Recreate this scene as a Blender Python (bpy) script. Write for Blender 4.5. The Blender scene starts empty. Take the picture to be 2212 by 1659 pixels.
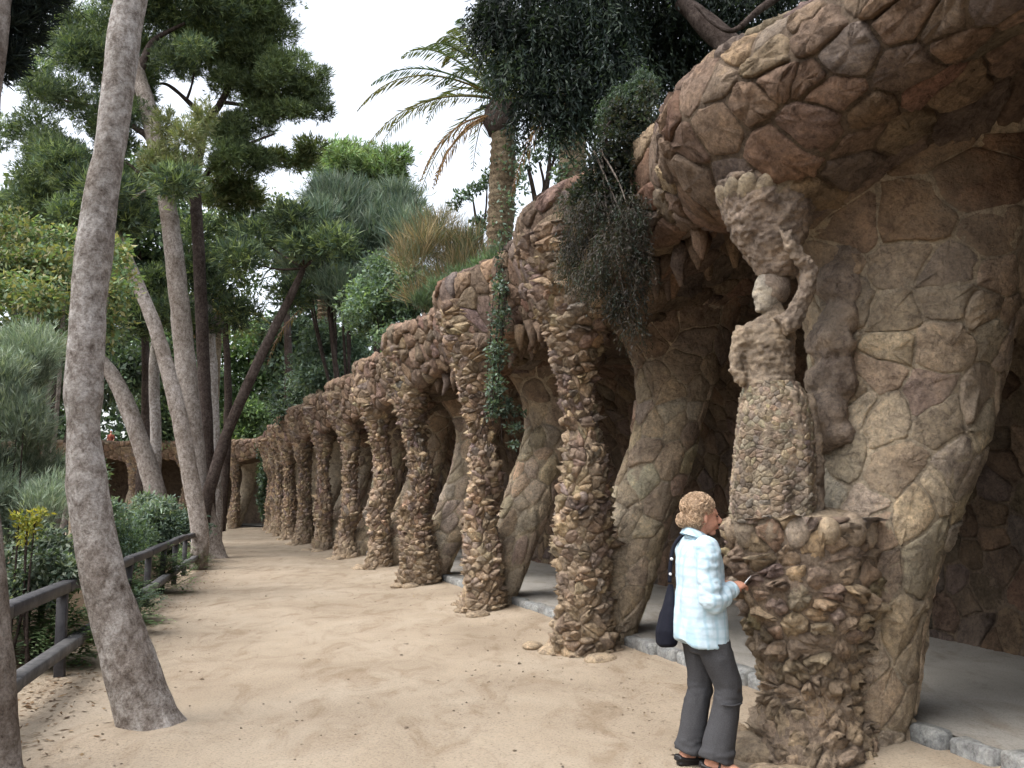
import bpy, math, random
import numpy as np
from mathutils import Vector, Matrix

# ------------------------------------------------------------------ camera, sky, sun, exposure
scene = bpy.context.scene
COL = scene.collection
CAMZ, PITCH, F = 1.55, math.radians(7.63), 859.0
cam = bpy.data.objects.new('camera', bpy.data.cameras.new('camera'))
COL.objects.link(cam)
cam.location = (0, 0, CAMZ)
cam.rotation_euler = (math.radians(90) + PITCH, 0, 0)
cam.data.sensor_width = 36
cam.data.lens = F / 1024 * 36
cam.data.clip_start, cam.data.clip_end = 0.05, 2000
scene.camera = cam

SUN_EL, SUN_AZ = 60.0, -115.0            # degrees; azimuth from +Y (ahead), negative = towards -X
world = bpy.data.worlds.new('World')
scene.world = world
world.use_nodes = True
wn = world.node_tree.nodes
wn.clear()
sky = wn.new('ShaderNodeTexSky')
sky.sky_type = 'NISHITA'
sky.sun_disc = False
sky.sun_elevation = math.radians(SUN_EL)
sky.sun_rotation = math.radians(SUN_AZ)
sky.air_density, sky.dust_density, sky.ozone_density = 1.0, 4.0, 1.0
hs = wn.new('ShaderNodeHueSaturation')
hs.inputs['Saturation'].default_value = 0.34   # a veil of cloud greys the blue
bg = wn.new('ShaderNodeBackground')
bg.inputs['Strength'].default_value = 0.15
wo = wn.new('ShaderNodeOutputWorld')
wl = world.node_tree.links
wl.new(sky.outputs[0], hs.inputs['Color'])
wl.new(hs.outputs[0], bg.inputs['Color'])
wl.new(bg.outputs[0], wo.inputs['Surface'])

sun = bpy.data.objects.new('sun', bpy.data.lights.new('sun', 'SUN'))
COL.objects.link(sun)
sun.data.energy = 0.6
sun.data.angle = math.radians(60)
sun.data.color = (1.0, 0.96, 0.90)
_az, _el = math.radians(SUN_AZ), math.radians(SUN_EL)
_d = Vector((math.sin(_az) * math.cos(_el), math.cos(_az) * math.cos(_el), math.sin(_el)))
sun.rotation_euler = _d.to_track_quat('Z', 'Y').to_euler()
sun.location = (-20, 10, 30)

scene.view_settings.view_transform = 'Standard'
scene.view_settings.look = 'None'
scene.view_settings.exposure = 1.62
scene.view_settings.gamma = 1
scene.cycles.max_bounces = 6
scene.cycles.diffuse_bounces = 4
scene.cycles.glossy_bounces = 2
scene.cycles.transmission_bounces = 3
scene.cycles.use_denoising = True

# ------------------------------------------------------------------ helpers
PX = 2212 / 1024
CT, ST = math.cos(PITCH), math.sin(PITCH)


def at(px, py, Y):
    """World point at depth Y seen at (px, py) of the 2212 px wide photograph."""
    xc, yc = (px / PX - 512) / F, (384 - py / PX) / F
    d = np.array([xc, CT - yc * ST, ST + yc * CT])
    return np.array([0, 0, CAMZ]) + d * (Y / d[1])


def gnd(px, py, z=0.0):
    xc, yc = (px / PX - 512) / F, (384 - py / PX) / F
    d = np.array([xc, CT - yc * ST, ST + yc * CT])
    return np.array([0, 0, CAMZ]) + d * ((z - CAMZ) / d[2])


def mpp(Y):
    """Metres per pixel (2212 px wide photograph) at depth Y."""
    return Y / F / PX


def project(p):
    p = np.atleast_2d(p)
    z = p[:, 1] * CT + (p[:, 2] - CAMZ) * ST
    y = -p[:, 1] * ST + (p[:, 2] - CAMZ) * CT
    zz = np.where(z > 0.05, z, 0.05)
    return 512 + F * p[:, 0] / zz, 384 - F * y / zz, z


def _hash(ix, iy, iz, seed):
    h = (ix * 374761393 + iy * 668265263 + iz * 1274126177 + seed * 974634777) & 0xffffffff
    h = ((h ^ (h >> 13)) * 1274126177) & 0xffffffff
    h = h ^ (h >> 16)
    return (h & 0xffff) / 32767.5 - 1.0


def vnoise(p, scale=1.0, seed=0, octaves=1):
    """Value noise in about -1..1 of the points p (N x 3)."""
    out = np.zeros(len(p))
    amp, tot = 1.0, 0.0
    q = np.asarray(p, float) * scale
    for o in range(octaves):
        i = np.floor(q).astype(np.int64)
        f = q - i
        f = f * f * (3 - 2 * f)
        v = 0
        for dx in (0, 1):
            wx = f[:, 0] if dx else 1 - f[:, 0]
            for dy in (0, 1):
                wy = f[:, 1] if dy else 1 - f[:, 1]
                for dz in (0, 1):
                    wz = f[:, 2] if dz else 1 - f[:, 2]
                    v = v + wx * wy * wz * _hash(i[:, 0] + dx, i[:, 1] + dy, i[:, 2] + dz, seed + o)
        out += amp * v
        tot += amp
        amp *= 0.5
        q = q * 2.03 + 7.1
    return out / tot


def mesh_np(name, verts, faces, col=None, smooth=True):
    """verts N x 3; faces: M x k array, or a list of such arrays, or a list of tuples."""
    me = bpy.data.meshes.new(name)
    verts = np.ascontiguousarray(verts, np.float32)
    if isinstance(faces, np.ndarray):
        faces = [faces]
    if len(faces) and not isinstance(faces[0], np.ndarray):
        lens = np.array([len(f) for f in faces], np.int32)
        flat = np.array([i for f in faces for i in f], np.int32)
    else:
        lens = np.concatenate([np.full(len(f), f.shape[1], np.int32) for f in faces])
        flat = np.concatenate([f.reshape(-1) for f in faces]).astype(np.int32)
    me.vertices.add(len(verts))
    me.vertices.foreach_set('co', verts.reshape(-1))
    me.loops.add(len(flat))
    me.loops.foreach_set('vertex_index', flat)
    me.polygons.add(len(lens))
    start = np.zeros(len(lens), np.int32)
    start[1:] = np.cumsum(lens)[:-1]
    me.polygons.foreach_set('loop_start', start)
    me.update(calc_edges=True)
    me.validate()
    if smooth:
        me.polygons.foreach_set('use_smooth', np.ones(len(me.polygons), bool))
    if col is not None:
        set_col(me, col)
    return me


def set_col(me, col):
    a = me.attributes.new('col', 'FLOAT_COLOR', 'POINT')
    c = np.ones((len(me.vertices), 4), np.float32)
    c[:, :3] = col
    a.data.foreach_set('color', c.reshape(-1))


def obj(name, me, material, parent=None):
    """One mesh object (vertices in world coordinates), child of parent if one is given."""
    if isinstance(me, MB):
        me = me.mesh(name)
    o = bpy.data.objects.new(name, me)
    if material is not None and not me.materials:
        me.materials.append(material)
    COL.objects.link(o)
    if parent is not None:
        o.parent = parent
        if parent.parent is None and parent.type == 'EMPTY':
            o.location = -parent.location
    return o


def thing(name, label, cat, loc=(0, 0, 0), group=None):
    o = bpy.data.objects.new(name, None)
    COL.objects.link(o)
    o.empty_display_size = 0.2
    o.location = Vector([float(v) for v in loc])
    return tag(o, label, cat, group)


def tag(o, label, cat, group=None, kind=None):
    o['label'], o['category'] = label, cat
    if group:
        o['group'] = group
    if kind:
        o['kind'] = kind
    return o


def structure(o):
    o['kind'] = 'structure'
    return o


class MB:
    """Collects pieces (verts, faces, one colour each) of ONE mesh."""
    def __init__(self):
        self.v, self.f, self.c, self.n = [], [], [], 0

    def add(self, v, f, col=(1, 1, 1)):
        v = np.asarray(v, float)
        self.v.append(v)
        if isinstance(f, np.ndarray):
            f = f.tolist()
        self.f += [tuple(i + self.n for i in q) for q in f]
        c = np.ones((len(v), 3))
        c[:] = col
        self.c.append(c)
        self.n += len(v)
        return self

    def arrays(self):
        return np.concatenate(self.v), self.f, np.concatenate(self.c)

    def mesh(self, name, smooth=True):
        v, f, c = self.arrays()
        return mesh_np(name, v, f, c, smooth)


def grid_faces(nu, nv, closed_u=False):
    """Quads of a grid of nv rows of nu verts."""
    a = np.arange(nu * nv).reshape(nv, nu)
    if closed_u:
        b = np.roll(a, -1, axis=1)
        q = np.stack([a[:-1], b[:-1], b[1:], a[1:]], -1)
    else:
        q = np.stack([a[:-1, :-1], a[:-1, 1:], a[1:, 1:], a[1:, :-1]], -1)
    return q.reshape(-1, 4)


def catmull(pts, n):
    """Smooth curve through pts, n samples."""
    pts = np.asarray(pts, float)
    k = len(pts)
    t = np.linspace(0, k - 1, n)
    i = np.clip(t.astype(int), 0, k - 2)
    f = (t - i)[:, None]
    p = np.vstack([2 * pts[0] - pts[1], pts, 2 * pts[-1] - pts[-2]])
    p0, p1, p2, p3 = p[i], p[i + 1], p[i + 2], p[i + 3]
    return 0.5 * (2 * p1 + (p2 - p0) * f + (2 * p0 - 5 * p1 + 4 * p2 - p3) * f ** 2 + (3 * p1 - p0 - 3 * p2 + p3) * f ** 3)


def tube(pts, rad, k=10, sub=None, rough=0.0, rscale=6.0, seed=0, cap=True, lobes=0.0):
    """Verts and faces of a tapered tube along pts."""
    pts = np.asarray(pts, float)
    rad = np.asarray(rad, float) * np.ones(len(pts))
    if sub:
        rad = catmull(rad[:, None], sub)[:, 0]
        pts = catmull(pts, sub)
    n = len(pts)
    tan = np.gradient(pts, axis=0)
    tan /= np.linalg.norm(tan, axis=1)[:, None] + 1e-9
    ref = np.array([0, 1.0, 0]) if abs(tan[0][1]) < 0.8 else np.array([1.0, 0, 0])
    u = np.cross(tan[0], ref)
    u /= np.linalg.norm(u)
    ang = np.linspace(0, 2 * math.pi, k, endpoint=False)
    V = np.zeros((n, k, 3))
    for i in range(n):
        u = u - tan[i] * np.dot(u, tan[i])
        u /= np.linalg.norm(u) + 1e-9
        w = np.cross(tan[i], u)
        V[i] = np.cos(ang)[:, None] * u + np.sin(ang)[:, None] * w
    rr = rad[:, None] * np.ones((n, k))
    if lobes:
        rr = rr * (1 + lobes * np.sin(ang * 3 + seed)[None] * np.linspace(1, 0.2, n)[:, None])
    P = pts[:, None] + V * rr[..., None]
    if rough:
        q = P.reshape(-1, 3)
        rr = rr + (vnoise(q, rscale, seed, 3) * rough).reshape(n, k)
        P = pts[:, None] + V * rr[..., None]
    verts = P.reshape(-1, 3)
    faces = grid_faces(k, n, True).tolist()
    if cap:
        faces += [tuple(range(k))[::-1], tuple(range((n - 1) * k, n * k))]
    return verts, faces


def box(c, size, ax=None, bev=0.01):
    """Chamfered box centred at c; ax = 3 x 3 rows of its axes."""
    hx, hy, hz = [s / 2 for s in size]
    b = min(bev, hx * .8, hy * .8, hz * .8)
    V = []
    for sx in (-1, 1):
        for sy in (-1, 1):
            for sz in (-1, 1):
                V += [(sx * (hx - b), sy * (hy - b), sz * hz), (sx * (hx - b), sy * hy, sz * (hz - b)), (sx * hx, sy * (hy - b), sz * (hz - b))]
    V = np.array(V)

    def i(sx, sy, sz, k):
        return (((sx > 0) * 2 + (sy > 0)) * 2 + (sz > 0)) * 3 + k
    Fc = []
    for s in (-1, 1):
        for k, order in ((0, ((-1, -1), (1, -1), (1, 1), (-1, 1))), (1, ((-1, -1), (1, -1), (1, 1), (-1, 1))), (2, ((-1, -1), (1, -1), (1, 1), (-1, 1)))):
            q = []
            for a, e in order:
                t = [a, e]
                t.insert(2 - k, s)
                q.append(i(*t, k))
            flip = (s < 0) ^ (k == 1)
            Fc.append(tuple(q[::-1] if flip else q))
    for a in (-1, 1):
        for e in (-1, 1):
            for k0, k1, mk in ((0, 1, lambda t: (t, a, e)), (0, 2, lambda t: (a, t, e)), (1, 2, lambda t: (a, e, t))):
                Fc.append((i(*mk(-1), k0), i(*mk(-1), k1), i(*mk(1), k1), i(*mk(1), k0)))
            for t in (-1, 1):
                Fc.append((i(a, e, t, 0), i(a, e, t, 1), i(a, e, t, 2)))
    if ax is not None:
        V = V @ np.asarray(ax)
    ctr = V.mean(0)
    out = []
    for q in Fc:                                                # all faces wound outwards
        n = np.cross(V[q[1]] - V[q[0]], V[q[2]] - V[q[0]])
        out.append(q if n @ (V[list(q)].mean(0) - ctr) > 0 else q[::-1])
    return V + np.asarray(c), out


def ellipsoid(c, r, nu=16, nv=10):
    th = np.linspace(0, 2 * math.pi, nu, endpoint=False)
    ph = np.linspace(-math.pi / 2 * .97, math.pi / 2 * .97, nv)
    V = np.stack([np.cos(ph)[:, None] * np.cos(th), np.cos(ph)[:, None] * np.sin(th), np.sin(ph)[:, None] * np.ones(nu)], -1).reshape(-1, 3)
    Fc = grid_faces(nu, nv, True).tolist() + [tuple(range(nu))[::-1], tuple(range((nv - 1) * nu, nv * nu))]
    return V * np.asarray(r) + np.asarray(c), Fc


def loft(rings):
    """Closed rings (n x k x 3), capped."""
    R = np.asarray(rings, float)
    n, k, _ = R.shape
    return R.reshape(-1, 3), grid_faces(k, n, True).tolist() + [tuple(range(k))[::-1], tuple(range((n - 1) * k, n * k))]


def recalc(me):
    import bmesh
    b = bmesh.new()
    b.from_mesh(me)
    bmesh.ops.recalc_face_normals(b, faces=b.faces)
    b.to_mesh(me)
    b.free()


def fuse(mb, voxel, smooth=3, factor=0.5):
    """Union of overlapping closed shapes as one continuous skin."""
    me = mb.mesh('fuse_tmp')
    recalc(me)
    o = bpy.data.objects.new('fuse_tmp', me)
    COL.objects.link(o)
    m = o.modifiers.new('r', 'REMESH')
    m.mode, m.voxel_size = 'VOXEL', voxel
    if smooth:
        s = o.modifiers.new('s', 'SMOOTH')
        s.factor, s.iterations = factor, smooth
    dg = bpy.context.evaluated_depsgraph_get()
    out = bpy.data.meshes.new_from_object(o.evaluated_get(dg))
    bpy.data.objects.remove(o)
    bpy.data.meshes.remove(me)
    for a in list(out.attributes):
        if a.name == 'col':
            out.attributes.remove(a)
    out.polygons.foreach_set('use_smooth', np.ones(len(out.polygons), bool))
    return out


def coords(me):
    v = np.zeros(len(me.vertices) * 3, np.float32)
    me.vertices.foreach_get('co', v)
    return v.reshape(-1, 3).astype(float)


def set_coords(me, v):
    me.vertices.foreach_set('co', np.ascontiguousarray(v, np.float32).reshape(-1))
    me.update()


def normals(me):
    v = np.zeros(len(me.vertices) * 3, np.float32)
    me.vertices.foreach_get('normal', v)
    return v.reshape(-1, 3).astype(float)


def displace(me, amp, scale, seed=0, octaves=3, aniso=(1, 1, 1)):
    v = coords(me)
    set_coords(me, v + normals(me) * (vnoise(v * np.array(aniso), scale, seed, octaves) * amp)[:, None])


# ------------------------------------------------------------------ materials
def _new(name):
    m = bpy.data.materials.new(name)
    m.use_nodes = True
    nt = m.node_tree
    nt.nodes.clear()
    out = nt.nodes.new('ShaderNodeOutputMaterial')
    return m, nt, out


def N(nt, kind, **kw):
    n = nt.nodes.new(kind)
    for k, v in kw.items():
        if hasattr(n, k) and not k[0].isupper():
            setattr(n, k, v)
        else:
            n.inputs[k.replace('_', ' ')].default_value = v
    return n


def noise_node(nt, co, scale, detail=4, rough=0.55, dist=0.0):
    n = nt.nodes.new('ShaderNodeTexNoise')
    n.inputs['Scale'].default_value = scale
    n.inputs['Detail'].default_value = detail
    n.inputs['Roughness'].default_value = rough
    n.inputs['Distortion'].default_value = dist
    nt.links.new(co, n.inputs['Vector'])
    return n.outputs['Fac']


def ramp(nt, fac, stops):
    r = nt.nodes.new('ShaderNodeValToRGB')
    el = r.color_ramp.elements
    while len(el) < len(stops):
        el.new(0.5)
    for e, (p, c) in zip(el, stops):
        e.position = p
        e.color = (*c, 1) if len(c) == 3 else c
    nt.links.new(fac, r.inputs['Fac'])
    return r.outputs['Color']


def mix(nt, fac, a, b, mode='MIX'):
    m = nt.nodes.new('ShaderNodeMix')
    m.data_type, m.blend_type = 'RGBA', mode
    for s, v in ((m.inputs[0], fac), (m.inputs[6], a), (m.inputs[7], b)):
        if hasattr(v, 'links'):
            nt.links.new(v, s)
        elif isinstance(v, (int, float)):
            s.default_value = v
        else:
            s.default_value = (*v, 1)
    return m.outputs[2]


def bump(nt, h, strength, dist, prev=None):
    b = nt.nodes.new('ShaderNodeBump')
    b.inputs['Strength'].default_value = strength
    b.inputs['Distance'].default_value = dist
    nt.links.new(h, b.inputs['Height'])
    if prev is not None:
        nt.links.new(prev, b.inputs['Normal'])
    return b.outputs['Normal']


def objco(nt, scale=None):
    t = nt.nodes.new('ShaderNodeTexCoord')
    if scale is None:
        return t.outputs['Object']
    m = nt.nodes.new('ShaderNodeMapping')
    m.inputs['Scale'].default_value = scale
    nt.links.new(t.outputs['Object'], m.inputs['Vector'])
    return m.outputs['Vector']


def attr(nt):
    a = nt.nodes.new('ShaderNodeAttribute')
    a.attribute_name = 'col'
    return a.outputs['Color']


def surf(nt, out, color, normal=None, rough=0.9, spec=0.2, **kw):
    p = nt.nodes.new('ShaderNodeBsdfPrincipled')
    p.inputs['Roughness'].default_value = rough
    p.inputs['Specular IOR Level'].default_value = spec
    for k, v in kw.items():
        p.inputs[k.replace('_', ' ')].default_value = v
    if hasattr(color, 'links'):
        nt.links.new(color, p.inputs['Base Color'])
    else:
        p.inputs['Base Color'].default_value = (*color, 1)
    if normal is not None:
        nt.links.new(normal, p.inputs['Normal'])
    nt.links.new(p.outputs[0], out.inputs['Surface'])
    return p


def stone_mat(name, fine=14, amp=0.035, dust=(0.40, 0.32, 0.23), dust_amt=0.35):
    m, nt, out = _new(name)
    co = objco(nt)
    base = attr(nt)
    v1 = ramp(nt, noise_node(nt, co, 5, 6, 0.65), [(0.28, (0.5, 0.47, 0.46)), (0.48, (0.92, 0.92, 0.92)), (0.72, (1.4, 1.36, 1.28))])
    c = mix(nt, 1.0, base, v1, 'MULTIPLY')
    v2 = ramp(nt, noise_node(nt, co, 38, 5, 0.7), [(0.3, (0.6, 0.6, 0.6)), (0.55, (1.05, 1.05, 1.05)), (0.75, (1.3, 1.27, 1.2))])
    c = mix(nt, 1.0, c, v2, 'MULTIPLY')
    v3 = ramp(nt, noise_node(nt, co, 14, 6, 0.75, 0.8), [(0.36, (0.62, 0.6, 0.6)), (0.47, (1, 1, 1)), (0.66, (1.2, 1.18, 1.12))])
    c = mix(nt, 1.0, c, v3, 'MULTIPLY')
    d = ramp(nt, noise_node(nt, co, 2.3, 5, 0.6), [(0.45, (0, 0, 0)), (0.75, (dust_amt,) * 3)])
    c = mix(nt, d, c, dust)
    b = bump(nt, noise_node(nt, co, fine, 9, 0.72, 0.5), 1.0, amp * 1.5)
    b = bump(nt, noise_node(nt, co, fine * 5, 5, 0.7), 0.8, amp * 0.4, b)
    surf(nt, out, c, b, 0.93, 0.15)
    return m


def leaf_mat(name, transl=0.3, rough=0.55, spec=0.25):
    m, nt, out = _new(name)
    c = attr(nt)
    p = surf(nt, out, c, None, rough, spec)
    t = nt.nodes.new('ShaderNodeBsdfTranslucent')
    tc = mix(nt, 1.0, c, (1.25, 1.35, 0.6), 'MULTIPLY')
    nt.links.new(tc, t.inputs['Color'])
    ms = nt.nodes.new('ShaderNodeMixShader')
    ms.inputs[0].default_value = transl
    nt.links.new(p.outputs[0], ms.inputs[1])
    nt.links.new(t.outputs[0], ms.inputs[2])
    nt.links.new(ms.outputs[0], out.inputs['Surface'])
    return m


def bark_mat(name, dark, mid, pale, sc=7.0, patch=0.5):
    m, nt, out = _new(name)
    co = objco(nt, (1, 1, 0.8))
    n1 = noise_node(nt, co, sc * 1.7, 10, 0.78, 0.25)
    c = ramp(nt, n1, [(0.34, dark), (0.46, mid), (0.60, pale)])
    big = ramp(nt, noise_node(nt, objco(nt, (1, 1, 0.6)), 2.6, 6, 0.65, 0.6), [(0.38, (0.55, 0.49, 0.45)), (0.5, (0.95, 0.93, 0.92)), (0.64, (1.25, 1.25, 1.28))])
    c = mix(nt, 0.4 + patch * 0.6, c, mix(nt, 1.0, c, big, 'MULTIPLY'))
    fine = ramp(nt, noise_node(nt, objco(nt, (1, 1, 1.4)), sc * 5, 7, 0.78, 0.15), [(0.34, (0.55, 0.54, 0.54)), (0.5, (1, 1, 1)), (0.65, (1.22, 1.22, 1.22))])
    c = mix(nt, 1.0, c, fine, 'MULTIPLY')
    b = bump(nt, n1, 1.0, 0.035)
    b = bump(nt, noise_node(nt, objco(nt, (1, 1, 0.9)), sc * 6, 7, 0.75), 0.9, 0.012, b)
    surf(nt, out, c, b, 0.95, 0.1)
    return m


M = {}
M['vault'] = stone_mat('vault_stone', 9, 0.05, (0.34, 0.25, 0.17), 0.25)
M['rubble'] = stone_mat('rubble_stone', 16, 0.035, (0.42, 0.34, 0.25), 0.4)
M['pillar'] = stone_mat('pillar_stone', 12, 0.04, (0.44, 0.37, 0.28), 0.5)
M['statue'] = stone_mat('statue_stone', 22, 0.02, (0.42, 0.36, 0.29), 0.3)
M['leaf'] = leaf_mat('leaves', 0.3)
M['needle'] = leaf_mat('needles', 0.2, 0.6, 0.15)
M['bark_pale'] = bark_mat('pale_bark', (0.13, 0.105, 0.088), (0.33, 0.295, 0.265), (0.57, 0.54, 0.51), 9)
M['bark_brown'] = bark_mat('brown_bark', (0.09, 0.07, 0.056), (0.25, 0.215, 0.185), (0.40, 0.36, 0.325), 8)
M['bark_dark'] = bark_mat('dark_bark', (0.02, 0.015, 0.013), (0.055, 0.042, 0.036), (0.10, 0.08, 0.07), 8)
M['bark_palm'] = bark_mat('palm_bark', (0.045, 0.035, 0.025), (0.14, 0.11, 0.075), (0.25, 0.20, 0.13), 12)


def ground_mat(name, c0, c1, c2, fine=60, litter=None):
    m, nt, out = _new(name)
    co = objco(nt)
    c = ramp(nt, noise_node(nt, co, 0.55, 6, 0.62, 0.5), [(0.3, c0), (0.5, c1), (0.72, c2)])
    sp = ramp(nt, noise_node(nt, co, fine, 3, 0.7), [(0.28, (0.6, 0.57, 0.54)), (0.45, (0.97, 0.97, 0.97)), (0.75, (1.15, 1.13, 1.1))])
    c = mix(nt, 1.0, c, sp, 'MULTIPLY')
    st = ramp(nt, noise_node(nt, objco(nt, (1, 0.45, 1)), 2.6, 7, 0.7, 1.0), [(0.32, (0.76, 0.71, 0.66)), (0.5, (1, 1, 1)), (0.75, (1.08, 1.07, 1.05))])
    c = mix(nt, 1.0, c, st, 'MULTIPLY')
    b = bump(nt, noise_node(nt, co, 9, 9, 0.75), 0.4, 0.03)
    b = bump(nt, noise_node(nt, co, fine, 5, 0.7), 0.5, 0.012, b)
    surf(nt, out, c, b, 0.95, 0.1)
    return m


M['sand'] = ground_mat('sand', (0.25, 0.202, 0.150), (0.315, 0.261, 0.198), (0.365, 0.312, 0.245))
M['soil'] = ground_mat('soil', (0.05, 0.038, 0.025), (0.085, 0.06, 0.04), (0.13, 0.09, 0.055), 30)
M['floor'] = ground_mat('floor_grit', (0.22, 0.21, 0.19), (0.285, 0.272, 0.247), (0.35, 0.335, 0.308), 80)
M['grassy'] = ground_mat('grassy_earth', (0.03, 0.038, 0.018), (0.05, 0.055, 0.028), (0.09, 0.08, 0.045), 25)
M['kerb'] = stone_mat('kerb_stone', 20, 0.012, (0.34, 0.30, 0.25), 0.3)


def wood_mat():
    m, nt, out = _new('weathered_wood')
    c = ramp(nt, noise_node(nt, objco(nt, (1, 1, 1)), 9, 6, 0.6, 0.5), [(0.3, (0.028, 0.027, 0.03)), (0.55, (0.05, 0.048, 0.052)), (0.8, (0.10, 0.098, 0.10))])
    b = bump(nt, noise_node(nt, objco(nt), 30, 6, 0.6), 0.4, 0.01)
    surf(nt, out, c, b, 0.6, 0.35)
    return m


M['wood'] = wood_mat()


def wood_pale():
    m, nt, out = _new('worn_wood')
    c = ramp(nt, noise_node(nt, objco(nt), 9, 6, 0.6, 0.5), [(0.3, (0.06, 0.06, 0.062)), (0.55, (0.115, 0.112, 0.112)), (0.8, (0.2, 0.195, 0.19))])
    surf(nt, out, c, bump(nt, noise_node(nt, objco(nt), 30, 6, 0.6), 0.4, 0.01), 0.7, 0.25)
    return m


M['wood_worn'] = wood_pale()


def plain(name, c, rough=0.7, spec=0.3, bs=None, bd=0.003):
    m, nt, out = _new(name)
    b = None
    col = c
    if bs:
        n = noise_node(nt, objco(nt), bs, 5, 0.6)
        b = bump(nt, n, 0.5, bd)
        col = mix(nt, 1.0, c, ramp(nt, n, [(0.3, (0.8, 0.8, 0.8)), (0.7, (1.15, 1.15, 1.15))]), 'MULTIPLY')
    surf(nt, out, col, b, rough, spec)
    return m


M['skin'] = plain('skin', (0.50, 0.25, 0.17), 0.55, 0.35, 90, 0.001)
M['trousers'] = plain('grey_cloth', (0.058, 0.058, 0.062), 0.9, 0.1, 160, 0.002)
M['bag'] = plain('navy_cloth', (0.006, 0.007, 0.014), 0.8, 0.2, 120, 0.003)
M['shoe'] = plain('black_leather', (0.012, 0.011, 0.012), 0.45, 0.4)
M['hair'] = plain('hair', (0.30, 0.19, 0.105), 0.6, 0.3, 70, 0.006)
M['lip'] = plain('lip', (0.42, 0.13, 0.11), 0.5, 0.3)
M['eye'] = plain('eye', (0.03, 0.02, 0.018), 0.2, 0.5)
M['metal'] = plain('silver_metal', (0.6, 0.6, 0.6), 0.3, 0.5)
M['red'] = plain('red_cloth', (0.25, 0.07, 0.045), 0.8, 0.2)


def shirt_mat():
    m, nt, out = _new('checked_shirt')
    co = objco(nt)
    sx = nt.nodes.new('ShaderNodeSeparateXYZ')
    nt.links.new(co, sx.inputs[0])

    def band(o, freq, lo):
        a = nt.nodes.new('ShaderNodeMath')
        a.operation = 'MULTIPLY'
        a.inputs[1].default_value = freq
        nt.links.new(o, a.inputs[0])
        s = nt.nodes.new('ShaderNodeMath')
        s.operation = 'SINE'
        nt.links.new(a.outputs[0], s.inputs[0])
        h = nt.nodes.new('ShaderNodeMapRange')
        h.inputs[1].default_value, h.inputs[2].default_value = 0.3, 1
        h.inputs[3].default_value, h.inputs[4].default_value = 0, 1
        nt.links.new(s.outputs[0], h.inputs[0])
        return h.outputs[0]
    ad = nt.nodes.new('ShaderNodeMath')
    ad.operation = 'ADD'
    nt.links.new(sx.outputs[0], ad.inputs[0])
    nt.links.new(sx.outputs[1], ad.inputs[1])
    base = (0.50, 0.62, 0.70)
    c = mix(nt, band(ad.outputs[0], 95, 0.2), base, (0.38, 0.53, 0.62))
    c = mix(nt, band(sx.outputs[2], 110, 0.2), c, mix(nt, 0.5, c, (0.34, 0.50, 0.57)))
    b = bump(nt, noise_node(nt, co, 14, 4, 0.5), 0.5, 0.02)
    surf(nt, out, c, b, 0.85, 0.15)
    return m


M['shirt'] = shirt_mat()
# ------------------------------------------------------------------ the line of the portico
CP = np.array([(4.75, -5.2), (3.7, -1.4), (2.74, 2.15), (1.85, 5.55), (.88, 9.0), (-.30, 12.3), (-1.6, 15.9), (-2.85, 19.6), (-4.2, 23.0), (-5.6, 26.4), (-7.0, 29.8),
               (-8.35, 33.2), (-9.6, 36.6), (-10.75, 40.0), (-11.9, 43.3), (-14.7, 46.3), (-17.7, 47.2), (-20.6, 47.3), (-23.6, 47.2), (-26.6, 46.7), (-30, 45.6), (-36, 43)])
PER = 40
CL = catmull(CP, (len(CP) - 1) * PER + 1)
_seg = np.linalg.norm(np.diff(CL, axis=0), axis=1)
CS = np.concatenate([[0], np.cumsum(_seg)])
S_COL = CS[::PER]                       # arc length at each control point = at each column
CS = CS - S_COL[3]
S_COL = S_COL - S_COL[3]                # 0 at the statue's column
_tan = np.gradient(CL, axis=0)
_tan /= np.linalg.norm(_tan, axis=1)[:, None]
for _i in range(30):                    # soften the turning of the frame
    _tan[1:-1] = (_tan[:-2] + _tan[1:-1] * 2 + _tan[2:]) / 4
_tan /= np.linalg.norm(_tan, axis=1)[:, None]


def frame(s):
    """Point, direction and hill-side normal of the portico's line at arc length s (arrays)."""
    s = np.asarray(s, float)
    p = np.stack([np.interp(s, CS, CL[:, i]) for i in (0, 1)], -1)
    t = np.stack([np.interp(s, CS, _tan[:, i]) for i in (0, 1)], -1)
    t /= np.linalg.norm(t, axis=-1, keepdims=True)
    n = np.stack([t[..., 1], -t[..., 0]], -1)
    return p, t, n


def world_sn(s, n, z):
    p, t, nn = frame(s)
    xy = p + nn * np.asarray(n)[..., None]
    return np.concatenate([xy, (np.asarray(z) * np.ones(xy.shape[:-1]))[..., None]], -1)


def colness(s):
    """1 at a column, 0 in the middle of a bay."""
    i = np.interp(s, S_COL, np.arange(len(S_COL)))
    return (0.5 + 0.5 * np.cos(2 * np.pi * i)) ** 1.3


FLOOR_Z = 0.17


def kerb_n(s):
    return np.interp(s, [-5, -1.2, 0, 3, 6, 60], [1.05, .74, .58, .32, .40, .45])

# ------------------------------------------------------------------ ground, path, garden, hill, floor
structure(obj('ground', mesh_np('ground', [(-300, -300, -.25), (300, -300, -.25), (300, 300, -.25), (-300, 300, -.25)], [(0, 1, 2, 3)]), M['soil']))
FA, FB = np.array([-3.54, 6.16]), np.array([-7.75, 21.8])      # the fence's line
FD = (FB - FA) / np.linalg.norm(FB - FA)
FN = np.array([-FD[1], FD[0]])                                   # towards the garden


def near_curve(x, y):
    d = (x[:, None] - CL[None, ::4, 0]) ** 2 + (y[:, None] - CL[None, ::4, 1]) ** 2
    i = d.argmin(1) * 4
    t = _tan[i]
    q = np.stack([x, y], -1) - CL[i]
    return q[:, 0] * t[:, 1] - q[:, 1] * t[:, 0], CS[i]


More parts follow.
